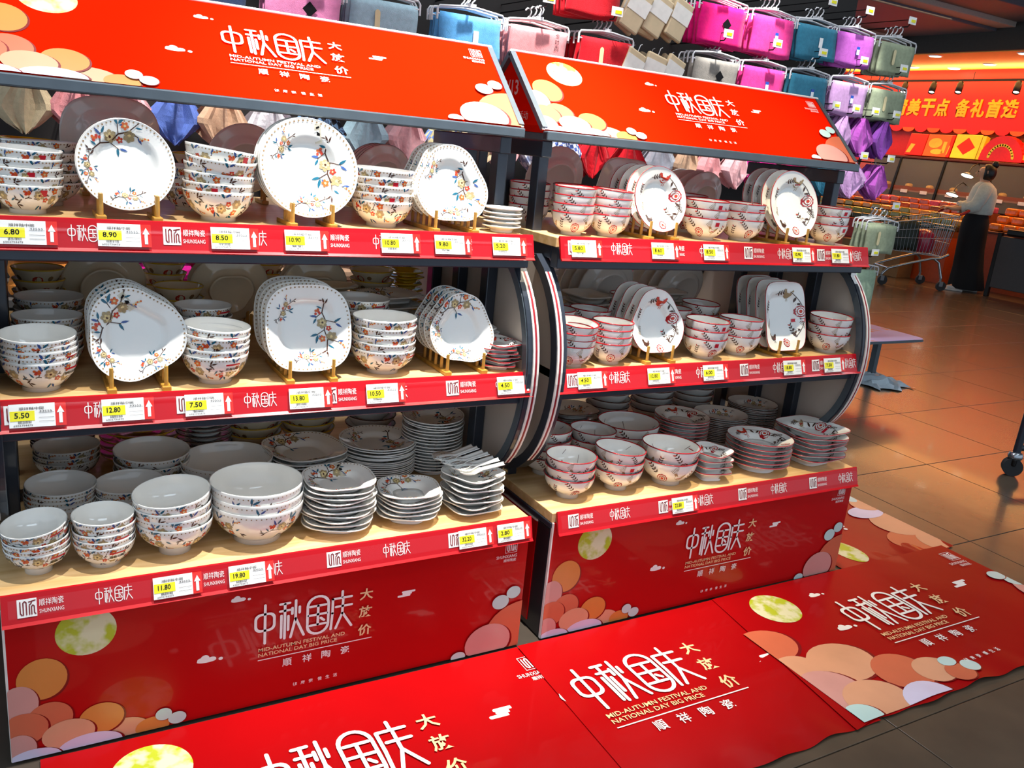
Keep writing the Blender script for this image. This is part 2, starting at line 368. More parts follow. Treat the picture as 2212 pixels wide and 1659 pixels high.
def label_strip(root, ui, s):
    x0 = 0; ys, zs = YS[s], ZS[s]
    m = MB(); prof = [(ys, zs), (ys-.004, zs-.001), (ys-.0205, zs-.055), (ys-.0265, zs-.060), (ys-.022, zs-.0625), (ys-.0155, zs-.057), (ys+.003, zs-.006)]
    m.prism(prof, 'x', x0+(.0 if ui == 0 else .006), x0+WD-.004, 0)
    st = build('label_strip', m, REDST, root)
    m = MB(); cv = []
    for k in range(9):
        t = k/8; b_ = .0045*math.sin(PI*t); cv.append((ys-.0105-.0175*t-b_*.95, zs-.009-.046*t+b_*.3))
    xa, xb = .012, WD-.014
    m.faces([(x, y, z) for y, z in cv for x in (xa, xb)], [(2*k, 2*k+1, 2*k+3, 2*k+2) for k in range(8)], 0, True); build('clear_cover', m, COVER, st)
    n = Vector((0, -.955, .296)); dv = Vector((0, .0165, .054)).normalized(); o0 = Vector((0, -.0045, -.001)) - dv*.056
    fnw = lambda x, y, L=1: tuple(Vector((x, 0, 0))+o0+dv*y+n*.0007*L)
    if 'logo' not in MARKS:
        m = MB(); m.poly([fnw(-.017, .010), fnw(.017, .010), fnw(.017, .046), fnw(-.017, .046)], 1)
        strokes_logo(lambda a, b: fnw(-.017+.034*a, .010+.036*b, 2), m, 3); MARKS['logo'] = m.mesh('logo_mark', PRINTS)
        m = MB(); put_text(m, '顺祥陶瓷', fnw, .021, .064, .028, .042, 1); put_text(m, 'SHUNXIANG', fnw, .021, .064, .014, .022, 1); MARKS['name'] = m.mesh('brand_lettering', PRINTS)
        m = MB(); strokes_title(lambda a, b: fnw(-.034+a*.0003, .012+b*.0003), m, 1, 2.6); MARKS['fest'] = m.mesh('festival_lettering', PRINTS)
    off = {(0, 0): .044, (1, 0): .055, (0, 1): .043, (1, 1): .05, (0, 2): .03, (1, 2): .045}[(ui, s)]
    for k in range(8):
        x = off+k*.1545
        if x > 1.17: break
        if k % 2 == 0:
            obj('logo_mark', MARKS['logo'], st, (x, ys, zs))
            if x < 1.12: obj('brand_lettering', MARKS['name'], st, (x, ys, zs))
        else: obj('festival_lettering', MARKS['fest'], st, (x, ys, zs))
MARKS = {}
CLEAR = mat('clear_plastic_lip', '#e8e8f0', 0.1, alpha=0.45, coat=0.6)
def shelf_unit(ui):
    root = empty('display_shelf', (X0[ui], 0, 0), label=['two-sided crockery shelf unit on the left with floral dishes', 'two-sided crockery shelf unit on the right with red-rimmed dishes'][ui], cat='shelf unit', group='crockery shelf units')
    m = MB(); m.box(.012, WD-.012, .02, .945, 0, .335); build('plinth', m, side_dark, root)
    for xx in (0, WD-.012):
        m = MB(); m.box(xx, xx+.012, .012, .953, .0, .33, c=.003); pn = build('side_panel', m, side_dark, root)
        m = MB(); m.box(xx+(-.003 if xx == 0 else .012), xx+(0 if xx == 0 else .015), .075, .90, .02, .325); build('side_poster', m, RED, pn)
        m = MB(); m.box(xx+(-.0035 if xx == 0 else .0122), xx+(0 if xx == 0 else .0155), .075, .90, .325, .331); build('poster_edge', m, EDGEW, pn)
    m = MB(); m.box(-.006, WD+.002, .004, .972, .335, .352, c=.003); build('base_frame', m, STEEL, root)
    for s, (ya, yb) in enumerate(((.004, .97), (.084, .90), (.142, .84))):
        zt = ZS[s]-.005
        m = MB(); m.box(-.004 if s == 0 else .004, WD-.004, ya, yb, zt-(.028 if s == 0 else .026), zt, c=.002); build('shelf_board', m, WOOD, root)
        if s:
            m = MB(); m.box(.008, WD-.008, ya-.010, ya+.026, zt-.080, zt-.026, c=.003); build('front_beam', m, STEEL, root)
            m = MB(); m.box(.008, WD-.008, yb-.026, yb-.004, zt-.068, zt-.026, c=.003); build('rear_beam', m, STEEL, root)
            for xx in (.008, WD-.03):
                m = MB(); m.box(xx, xx+.022, ya+.026, yb-.026, zt-.060, zt-.026, c=.003); build('side_beam', m, STEEL, root)
        label_strip(root, ui, s)
    for ex in (0, 1):
        xa = .012 if ex == 0 else WD-.042
        for yy in (.30, .475, .648):
            m = MB(); m.box(xa, xa+.030, yy-.02, yy+.02, .352, 1.310, c=.003); build('post', m, STEEL, root)
        m = MB(); m.box(xa-.001, xa+.031, .27, .69, 1.286, 1.3295, c=.003); build('top_beam', m, STEEL, root)
        px = .004 if ex == 0 else WD-.010
        out = arc_pts(False, .02)+arc_pts(True, .02)[::-1]
        m = MB(); m.prism(out, 'x', px, px+.006); build('end_panel', m, BEIGE, root)
        for bk in (False, True):
            m = MB(); m.tube([(px+.0, y, z) for y, z in arc_pts(bk, .012)], (.014, .016), 4, sq=(1, 0, 0)); af = build('arc_frame', m, STEEL, root)
            m = MB(); m.tube([(px+(.016 if ex == 0 else -.017), y, z) for y, z in arc_pts(bk, .014)], (.011, .0012), 4, sq=(1, 0, 0)); build('arc_flange', m, STEEL2, af)
            for q, mm in ((-.006, EDGEW), (.0, STRIPE), (.006, EDGEW)):
                m = MB(); m.tube([(px+q+(-.006 if ex == 0 else .006), y, z) for y, z in arc_pts(bk, -.004)], (.0025, .0028), 4, sq=(1, 0, 0)); build('edge_stripe', m, mm, af)
    m = MB(); m.box(.02, WD-.02, .462, .488, .352, .40); build('back_rail', m, STEEL, root)
    return root
UNITS = [shelf_unit(0), shelf_unit(1)]
# front posters under the base shelf
for ui, lab in enumerate(('red festival sale poster on the base of the left shelf unit', 'red festival sale poster on the base of the right shelf unit')):
    m = MB(); m.box(0.003, WD-.003, -.004, 0, .004, .352)
    po = build('sale_poster', m, RED, None, loc=(X0[ui], 0.003, 0), label=lab, cat='poster', group='base posters')
    std_print(po, lambda x, y, L: (min(x, 1.196), -.0042-.0004*L, min(.004+y*.95, .351)), 1.0)
    m = MB(); m.box(-.0015, .003, -.004, .004, .003, .352); build('white_edge', m, EDGEW, po)
# header signs
for ui in (0, 1):
    hd = empty('header_sign', (X0[ui], 0, 1.318), label=['red A-frame header sign above the left shelf unit, partly cut off by the frame', 'red A-frame header sign above the right shelf unit, fully in view'][ui], cat='sign', group='header signs')
    xa, xb = -.006, WD+.006
    yb, zb, yt, zt = .248, .037, .461, .2385
    dv = Vector((0, yt-yb, zt-zb)); ln = dv.length; dv /= ln; nn = Vector((0, -dv.z, dv.y))
    for sgn, nm in ((1, 'front_board'), (-1, 'back_board')):
        m = MB(); cy = yt
        pr = [(yb, zb), (yt, zt), (yt, zt-.009), (yb+.006, zb-.002)]
        m.prism([(y if sgn == 1 else 2*yt-y, z) for y, z in pr], 'x', xa, xb)
        bd = build(nm, m, REDH, hd)
        if sgn == 1:
            fb = bd
    fn = lambda x, y, L: tuple(Vector((x, yb, zb))+dv*min(y, ln)+nn*.0005*L)
    std_print(fb, fn, ln/.367, False)
    for ex in (xa, xb):
        q = .006 if ex == xa else -.006
        m = MB(); m.prism([(yb+.022, zb+.012), (2*yt-yb-.022, zb+.012), (yt, zt-.012)], 'x', ex+q*2, ex+q*2.5); eb = build('end_board', m, REDH, hd)
        if ex == xa:
            m = MB(); fe = lambda u, v: (ex+q*2-.0012, yt+.04-u, zb+.012+v)
            put_text(m, '9/13', fe, .0, .085, .075, .115, 0, .02); put_text(m, '活动', fe, .10, .15, .012, .034, 0)
            build('end_lettering', m, WHITE, eb)
        for sg in (1, -1):
            fy = lambda y: y if sg == 1 else 2*yt-y
            m = MB(); m.tube([(ex+q, fy(yb+.004), zb+.004), (ex+q, fy(yt), zt-.006)], (.008, .007), 4, sq=(0, 0, 1)); build('edge_trim', m, STEEL2, hd)
            m = MB(); m.tube([(ex+q*.4, fy(yb), zb+.001), (ex+q*.4, fy(yt), zt+.001)], (.004, .0012), 4, sq=(0, 0, 1)); build('white_edge', m, EDGEW, hd)
    for yy in (.240, 2*yt-.240):
        m = MB(); m.box(xa+.004, xb-.004, yy-.012, yy+.014, 0.012, .036, c=.003); rl = build('bottom_rail', m, STEEL2, hd)
        m = MB(); m.box(xa+.0035, xa+.0042, yy-.007, yy+.009, .016, .031); build('rail_opening', m, side_dark, rl)
    m = MB(); m.tube([(xa, yt, zt+.0012), (xb, yt, zt+.0012)], .0035, 6); build('ridge_trim', m, EDGEW, hd)
# floor vinyl sheets
def floor_sheet(name, x0, x1, y0, y1, z, label, slant=0.0, rot=None, cut=None):
    root = obj(name, None, None, (0, 0, 0), label=label, cat='floor banner', group='floor banners'); root.empty_display_size = .05
    rr = random.Random(label); ph = [rr.random()*6 for _ in range(4)]
    def wave(x, y):
        e = max(0, 1-(y-y0)/.16)
        return z+.0010*math.sin(9*x+ph[0]+4*y)+.0006*math.sin(19*x-9*y+ph[1])+e*.003*(1+math.sin(31*x+ph[2]))*(.4+.6*math.sin(3.7*x+ph[3])**2)
    N, K = int((x1-x0)/.012), 40; vs = []
    for j in range(K+1):
        for i in range(N+1):
            v = j/K; y = y0+(y1-y0)*v; xl = x0+slant*v; x = xl+(x1-xl)*i/N
            vs.append((x, y+(.004*math.sin(17*x+ph[1])+.003*math.sin(41*x) if j == 0 else 0), max(z+.0004, wave(x, y))))
    m = MB(); m.faces(vs, [(j*(N+1)+i, j*(N+1)+i+1, (j+1)*(N+1)+i+1, (j+1)*(N+1)+i) for j in range(K) for i in range(N)], 0, True)
    return build('sheet', m, REDMAT, root), wave
MAT_PEB = [(.02, .36, .10, .075, 'coral'), (.02, .25, .07, .05, 'peach'), (.17, .22, .11, .085, 'peach'), (.03, .13, .10, .09, 'rose'), (.30, .12, .09, .08, 'coral'), (.12, .06, .10, .08, 'peach'), (.40, .09, .07, .055, 'peach'), (.27, .0, .09, .07, 'lilac'),
           (.02, .02, .06, .05, 'mint'), (.46, .05, .045, .04, 'coral'), (.47, .10, .03, .022, 'mint'), (.52, .06, .032, .026, 'mint'),
           (1.24, .24, .10, .12, 'rose'), (1.21, .34, .045, .035, 'mint'), (1.17, .385, .035, .028, 'mint')]
def sheet_print(sheet, wave, ox, oy, x0, x1, y0, y1, keep, mh=.61):
    def fn(x, y, L):
        X = min(max(ox+x, x0+.004), x1-.004); Y = min(max(oy+y, y0+.006), y1-.002)
        return (X, Y, wave(X, Y)+.0008+.0004*L)
    P = [p for p in MAT_PEB if x0-.02 < ox+p[0]+p[2] and x0 < ox+p[0] < x1+.04]
    promo_print(sheet, fn, 1.22, mh, (.405, .223, 1.51, 1.6), (.205, .505, .080, .080), [(.40, .52, .0009, 1.3), (.33, .34, .0011, 1.3)] if keep else [(.40, .52, .0009, 1.3)],
                (.975, .396, .0016, 1.1), P if keep else [], (1.14, .545, .05, 1.1) if keep else None)
sh, wv = floor_sheet('floor_banner', .05, 1.19, -.635, -.012, .0006, 'red sale banner on the floor before the left shelf unit, nearest the camera')
sheet_print(sh, wv, .045, -.635, .05, 1.19, -.635, -.012, True)
def mid_print(sheet, wave, ox, oy, x0, x1, y0, y1):
    fn = lambda x, y, L: (min(max(ox+x, x0), x1), oy+y, wave(ox+x, oy+y)+.0006+.0003*L)
    m = MB(); g = lambda a, b: fn(.405+(a-.494)*1.55, .223+(b-.125)*1.6, 8)
    strokes_title(lambda a, b: g(.486+a/1000, .167+b/1000), m, PI_['white']); build('title_lettering', m, PRINTS, sheet)
    for ch, y in (('大', .254), ('放', .205), ('价', .152)):
        m = MB(); put_text(m, ch, g, .733, .767, y-.016, y+.016, PI_['gold'], 0.02); build('sale_character', m, PRINTS, sheet)
    m = MB()
    put_text(m, 'MID-AUTUMN FESTIVAL AND', g, .495, .70, .1485, .1585, PI_['gold'], 0.012); put_text(m, 'NATIONAL DAY BIG PRICE', g, .495, .681, .1345, .1445, PI_['gold'], 0.012)
    m.poly([g(.494, .1245), g(.769, .1245), g(.769, .1268), g(.494, .1268)], PI_['white'])
    for ch, x in zip('順祥陶瓷', (.562, .609, .655, .702)): put_text(m, ch, g, x-.011, x+.011, .094, .116, PI_['white'], 0.01)
    build('small_lettering', m, PRINTS, sheet)
    m = MB()
    for e in STREAK: m.poly([fn(.99+x*.0016, .31+y*.0018, 1) for x, y in e], PI_['white'])
    build('cloud_print', m, PRINTS, sheet)
sh, wv = floor_sheet('floor_banner', 1.17, 1.90, -.635, -.012, .0030, 'red sale banner on the floor before the gap between the shelf units', slant=.02)
mid_print(sh, wv, .84, -.625, 1.17, 1.90, -.635, -.012)
sh, wv = floor_sheet('floor_banner', 1.805, 3.05, -.635, -.012, .0062, 'red sale banner on the floor before the right shelf unit, with pebbles and moon', slant=.09)
sheet_print(sh, wv, 1.845, -.635, 1.82, 3.05, -.635, -.012, True)
sh, wv = floor_sheet('floor_banner', 2.50, 3.10, -.03, 1.15, .0006, 'red sale banner on the floor beyond the right shelf unit, turned sideways')
P = [(.10, .22, .055, .10, 'peach'), (.0, .30, .05, .09, 'coral'), (.5, .10, .12, .08, 'coral'), (.55, .22, .10, .10, 'peach'), (.60, .05, .10, .09, 'peach'), (.52, .34, .09, .05, 'lilac'), (.60, .40, .08, .06, 'peach'), (.57, .47, .03, .04, 'mint'), (.54, .53, .03, .03, 'mint')]
m = MB(); m.poly([(2.50+x, -.03+y, wv(2.5+x, y-.03)+.001) for x, y in ell(.14, .115, .055, .085, 30)], PI_['moon']); build('moon_print', m, PRINTS, sh)
m = MB()
for q, (cx, cy, rx, ry, c) in enumerate(P[2:]):
    m.poly([(2.5+x, -.03+y, .0032+q*.0003) for x, y in clamp_pts(ell(cx, cy, rx, ry), .60, 1.1)], PI_[c])
build('pebble_print', m, PRINTS, sh)
m = MB()
for e in CLOUD: m.poly([(2.80+y*.0022, .27-x*.0012, .0028) for x, y in e], PI_['white'])
build('cloud_print', m, PRINTS, sh)
# price tags
ORDN = ['leftmost', 'second', 'third', 'fourth', 'fifth', 'sixth', 'rightmost']
TAGS = {(0, 2): [(.075, '6.80'), (.241, '8.90'), (.453, '8.50'), (.606, '10.90'), (.826, '10.80'), (.960, '9.80'), (1.115, '5.20')],
        (0, 1): [(.073, '5.50'), (.233, '12.80'), (.390, '7.50'), (.608, '13.80'), (.787, '10.50'), (1.132, '4.50')],
        (0, 0): [(.312, '11.80'), (.465, '19.80'), (1.020, '32.20'), (1.130, '2.80')],
        (1, 2): [(.075, '5.80'), (.338, '8.60'), (.525, '8.50'), (.882, '10.90'), (1.056, '11.80')],
        (1, 1): [(.104, '4.50'), (.339, '12.80'), (.542, '6.00'), (.869, '18.80'), (1.051, '7.50')],
        (1, 0): [(.433, '22.80')]}
SHN = ['base', 'middle', 'upper']; UNN = ['left', 'right']
for (ui, s), L in TAGS.items():
    for k, (x, p) in enumerate(L):
        tag_at(None, X0[ui]+x, YS[s], ZS[s], p, '%s price tag from the left, reading %s, %s unit %s shelf' % (['first', 'second', 'third', 'fourth', 'fifth', 'sixth', 'seventh'][k] if len(L) > 1 else 'only', p, UNN[ui], SHN[s]))
# ------------------------------------------------------------------ crockery
PORC = mat('white_porcelain', '#f1efe9', 0.10, var=0.01, coat=0.4)
CREAM = mat('cream_porcelain', '#ecdfc2', 0.12, var=0.02, coat=0.4)
YELP = mat('yellow_glaze', '#e3b21f', 0.14, var=0.04, coat=0.4); BLKP = mat('black_glaze', '#2b2521', 0.2, var=0.04, coat=0.4)
TEAL = mat('decor_teal', '#1d6078', 0.2); BLUE = mat('decor_blue', '#3a5590', 0.2); ORNG = mat('decor_orange', '#d0622a', 0.2); DRED = mat('decor_red', '#c43a26', 0.2)
OLIV = mat('decor_olive', '#a3906a', 0.2); YELO = mat('decor_yellow', '#d9c28a', 0.2); DBRN = mat('decor_brown', '#4a3026', 0.2); GBRN = mat('decor_goldbrown', '#94744f', 0.2)
RIMR = mat('rim_red', '#a81820', 0.18, coat=0.3); TAN = mat('decor_tan', '#a18a68', 0.2); STKR = mat('sticker_red', '#c8142c', 0.35); RIMB = mat('rim_brown', '#5a3526', 0.2); RIMY = mat('rim_yellow', '#d9b22a', 0.2)
TAPE = mat('clear_tape', '#d8cfb4', 0.3, alpha=0.55)
DEC = [TEAL, BLUE, ORNG, DRED, OLIV, YELO, DBRN, GBRN, RIMR, TAN, PORC, STKR, TAGW, INK, TAPE]
DI = {k: i for i, k in enumerate('teal blue orange red olive yellow brown gold rim tan white sticker paper ink tape'.split())}
def leaf(x, y, L, a, w=.32):
    c, s = math.cos(a), math.sin(a); q = [(0, 0), (.28, w*.42), (.58, w*.42), (1, 0), (.58, -w*.42), (.28, -w*.42)]
    return [(x+(u*c-v*s)*L, y+(u*s+v*c)*L) for u, v in q]
def ribbon(p, q, w):
    d = Vector((q[0]-p[0], q[1]-p[1])); n = Vector((-d.y, d.x)).normalized()*w/2
    return [(p[0]+n.x, p[1]+n.y), (q[0]+n.x, q[1]+n.y), (q[0]-n.x, q[1]-n.y), (p[0]-n.x, p[1]-n.y)]
def blossom(E, x, y, r, c1, c2, n=5, a0=0.0, L=1):
    for k in range(n):
        a = a0+2*PI*k/n; E.append((c1, ell(x+r*.55*math.cos(a), y+r*.55*math.sin(a), r*.52, r*.40, 6, a), L))
    E.append((c2, ell(x, y, r*.35, r*.35, 6), L+1))
def branch(seed, S=1.0, flip=1):
    """a flowering branch about 1 unit long, authored in 2-D"""
    rr = random.Random(seed); E = []
    P = [(0, 0), (.18, .07), (.36, .04), (.55, .12), (.75, .10), (1.0, .2)]
    for p, q in zip(P, P[1:]): E.append(('brown', ribbon(p, q, .022), 0))
    for p, q in (((.18, .07), (.26, .24)), ((.36, .04), (.46, -.14)), ((.55, .12), (.62, .32)), ((.75, .10), (.86, -.06))): E.append(('brown', ribbon(p, q, .016), 0))
    for x, y, L, a, c in ((.10, .05, .13, 2.2, 'teal'), (.24, .2, .16, 1.9, 'blue'), (.27, .22, .15, .8, 'teal'), (.44, -.1, .17, -1.9, 'teal'), (.47, -.12, .16, -.7, 'blue'), (.62, .28, .2, .5, 'teal'),
                          (.6, .28, .18, 1.5, 'teal'), (.63, .26, .17, -.4, 'blue'), (.85, -.05, .14, -1.4, 'blue'), (.88, .12, .13, -.6, 'teal'), (1.0, .2, .13, .3, 'brown'), (.98, .2, .12, 1.2, 'brown'), (.0, .0, .12, 2.9, 'brown'), (.02, -.01, .12, -2.5, 'brown'), (-.06, .03, .09, 1.9, 'brown')):
        E.append((c, leaf(x, y, L, a), 1))
    for k in range(7): E.append(('red' if k % 3 else 'orange', ell(.15+rr.uniform(-.07, .07), .17+rr.uniform(-.06, .06), .03, .03, 6), 2))
    blossom(E, .40, .13, .115, 'olive', 'yellow', 6, .3, 2); blossom(E, .39, .12, .07, 'yellow', 'brown', 5, 0, 4)
    blossom(E, .72, .02, .105, 'olive', 'yellow', 6, 0, 2); blossom(E, .72, .21, .075, 'orange', 'yellow', 5, .6, 2); blossom(E, .54, .02, .06, 'red', 'yellow', 5, .2, 2)
    for k in range(6): E.append(('orange' if k % 2 else 'yellow', ell(.88+k*.025, -.10-k*.012+rr.uniform(-.015, .015), .02, .02, 6), 2))
    return [(c, [(x*S, y*S*flip) for x, y in p], L) for c, p, L in E]
def sprig(E, x, y, S, a, c1='brown', c2='red'):
    f = lambda u, v: (x+(u*math.cos(a)-v*math.sin(a))*S, y+(u*math.sin(a)+v*math.cos(a))*S)
    E.append((c1, [f(*t) for t in ribbon((0, 0), (1, 0), .035)], 0))
    for k in range(4):
        u = .25+k*.22
        for sg in (1, -1): E.append((c2 if (k == 3 and sg == 1) else c1, [f(*t) for t in leaf(u, 0, .26, sg*.8, .42)], 1))
def fern(E, x, y, S, a, c='tan'):
    f = lambda u, v: (x+(u*math.cos(a)-v*math.sin(a))*S, y+(u*math.sin(a)+v*math.cos(a))*S)
    for k in range(6):
        for sg in (1, -1): E.append((c, [f(*t) for t in ribbon((.08+k*.15, 0), (.2+k*.15, sg*(.36-.045*k)), .05)], 0))
    E.append((c, [f(*t) for t in ribbon((0, 0), (1, 0), .04)], 0))
def rosette(E, x, y, r):
    n = 10; E.append(('rim', [(x+r*(1+.10*(k % 2))*math.cos(PI*k/n), y+r*(1+.10*(k % 2))*math.sin(PI*k/n)) for k in range(2*n)], 1))
    for q, c, L in ((.84, 'white', 2), (.66, 'rim', 3), (.52, 'white', 4), (.30, 'red', 5)): E.append((c, ell(x, y, r*q, r*q, 14), L))
def bird(E, x, y, S, c='tan', wing='rim'):
    E.append((c, [(x+u*S, y+v*S) for u, v in [(-.62, .42), (-.45, .55), (-.28, .45), (-.18, .2), (.15, .12), (.55, .42), (.62, .30), (.45, -.02), (.2, -.25), (-.15, -.3), (-.4, -.12), (-.48, .25)]], 1))
    for k in range(4): E.append((wing, ell(x+(-.15+k*.13)*S, y-.08*S, .05*S, .08*S, 6), 2))
    E.append((c, [(x+u*S, y+v*S) for u, v in ribbon((0, -.28), (-.06, -.55), .04)], 0)); E.append((c, [(x+u*S, y+v*S) for u, v in ribbon((.12, -.28), (.12, -.55), .04)], 0))
def sticker_el(E, x, y, kind):
    if kind == 'red': E.append(('sticker', [(x-.006, y-.006), (x+.006, y-.006), (x+.006, y+.006), (x-.006, y+.006)], 6))
    elif kind == 'bar':
        for i in range(4):
            a, b = x-.016+i*.008, x-.008+i*.008
            E.append(('paper', [(a, y-.009), (b, y-.009), (b, y+.009), (a, y+.009)], 5)); E.append(('sticker', [(a, y+.005), (b, y+.005), (b, y+.009), (a, y+.009)], 6))
            for q in range(3): E.append(('ink', [(a+.001+q*.0024, y-.006), (a+.0022+q*.0024, y-.006), (a+.0022+q*.0024, y), (a+.001+q*.0024, y)], 6))
SPECS = {}
NB = 44
def bowl_spec(style, R, h, fr=.5, fh=.008, a=1.6, stick=None, flare=.0, variant=0, lin=None):
    if lin is None: lin = .13 if style == 'red' else .24
    key = ('b', style, R, h, fr, fh, a, stick, variant, lin)
    if key in SPECS: return SPECS[key]
    F = fr*R; th = .0019 if R < .09 else .0024
    g = lambda t: (1-lin)*(1-(1-t)**a)+lin*t
    r = lambda t: F*1.02+(R-F*1.02)*(g(t)*(1-flare)+flare*t**4)
    z = lambda t: fh+(h-fh)*t
    prof = [(.0001, .003), (F*.86, .003), (F*.90, 0), (F, 0), (F*.985, fh*.95)]+[(r(k/11), z(k/11)) for k in range(12)]
    prof += [(R-.0006, h+.0010), (R-th+.0006, h+.0010)]+[(max(.0001, r(k/11)-th), max(z(k/11), fh+.0035)) for k in range(11, -1, -1)]+[(F*.5, fh+.0035), (.0001, fh+.0035)]
    body = {'floral': PORC, 'red': PORC, 'cream': CREAM, 'plain': PORC, 'yellow': YELP, 'black': BLKP, 'brown': PORC}[style]
    m = MB(); m.lathe(prof, NB); parts = []
    bm = m.mesh('bowl', body)
    if style in ('red', 'cream', 'brown'):
        q = MB(); q.lathe([(R+.0005-.0018*(R-F)/(h-fh)*.6, h-.0018), (R+.0007, h+.0004), (R-.001, h+.0017), (R-th-.0003, h+.0012), (R-th-.0010, h-.0008)], NB)
        parts.append(('rim', q.mesh('rim', {'red': RIMR, 'cream': RIMY, 'brown': RIMB}[style])))
    E3 = []
    def wrap(E, th0, t0):
        for c, p, L in E:
            pts = []
            for u, v in p:
                t = min(.97, max(.02, t0+v/(h-fh))); rad = r(t)+.0004+.00018*L; an = th0+u/(r(.6)); pts.append((rad*math.cos(an), rad*math.sin(an), z(t)))
            E3.append((DI[c], pts))
    if style == 'floral':
        for k in range(60):
            an = 2*PI*k/60; d = .0017
            wrap([('gold' if k % 2 else 'tan', [(-d, 0), (0, -d*1.1), (d, 0), (0, d*1.1)], 0)], an, .90)
        S = min(.10, h*1.6)
        for k in range(4): wrap(branch(k+variant*5, S, -1 if (k+variant) % 2 else 1), -PI/2-.55+k*PI/2+.35*variant, .62 if (k+variant) % 2 else .42)
    if style == 'red':
        for k in range(3):
            E = []; s = h/.062*1.12
            rosette(E, -.022*s, -.012*s, .0115*s); sprig(E, -.028*s, -.004*s, .030*s, 2.3); bird(E, .016*s, -.006*s, .022*s); fern(E, .0, .004*s, .020*s, 1.1); sprig(E, .038*s, -.02*s, .028*s, 1.25, 'brown', 'rim')
            wrap(E, -PI/2-.3+k*2*PI/3+variant*.5, .52)
    if style == 'cream':
        for k in range(4): wrap([('red', ell(0, 0, .013, .011, 10), 0), ('gold', ell(.03, .004, .007, .007, 8), 0)], k*PI/2+.4, .45)
    if stick:
        E = []; sticker_el(E, 0, 0, stick); wrap(E, -PI/2+.25+(.5 if stick == 'bar' else -.1)-.3*variant, .62 if stick == 'bar' else .74)
    if E3:
        q = MB()
        for mi, pts in E3: q.poly(pts, mi)
        parts.append(({'floral': 'floral_print', 'red': 'bird_print'}.get(style, 'spot_print'), q.mesh('print', DEC)))
    SPECS[key] = ('bowl', bm, parts); return SPECS[key]
SHAPES = {'round': None, 'square': lambda a: 1/(abs(math.cos(a))**4.2+abs(math.sin(a))**4.2)**(1/4.2), 'squircle': lambda a: 1/(abs(math.cos(a))**2.9+abs(math.sin(a))**2.9)**(1/2.9),
          'egg': lambda a: 1+.075*math.cos(3*(a-PI/2))-.015*math.cos(6*(a-PI/2)), 'scallop': lambda a: 1+.018*abs(math.sin(13*a)), 'rect': lambda a: 1/((abs(math.cos(a))*1.22)**5+(abs(math.sin(a))*.98)**5)**.2,
          'oct': lambda a: .98+.03*abs(math.cos(2*a)), 'boat': lambda a: 1/((abs(math.cos(a)))**2.4+(abs(math.sin(a))*1.7)**2.4)**(1/2.4)}
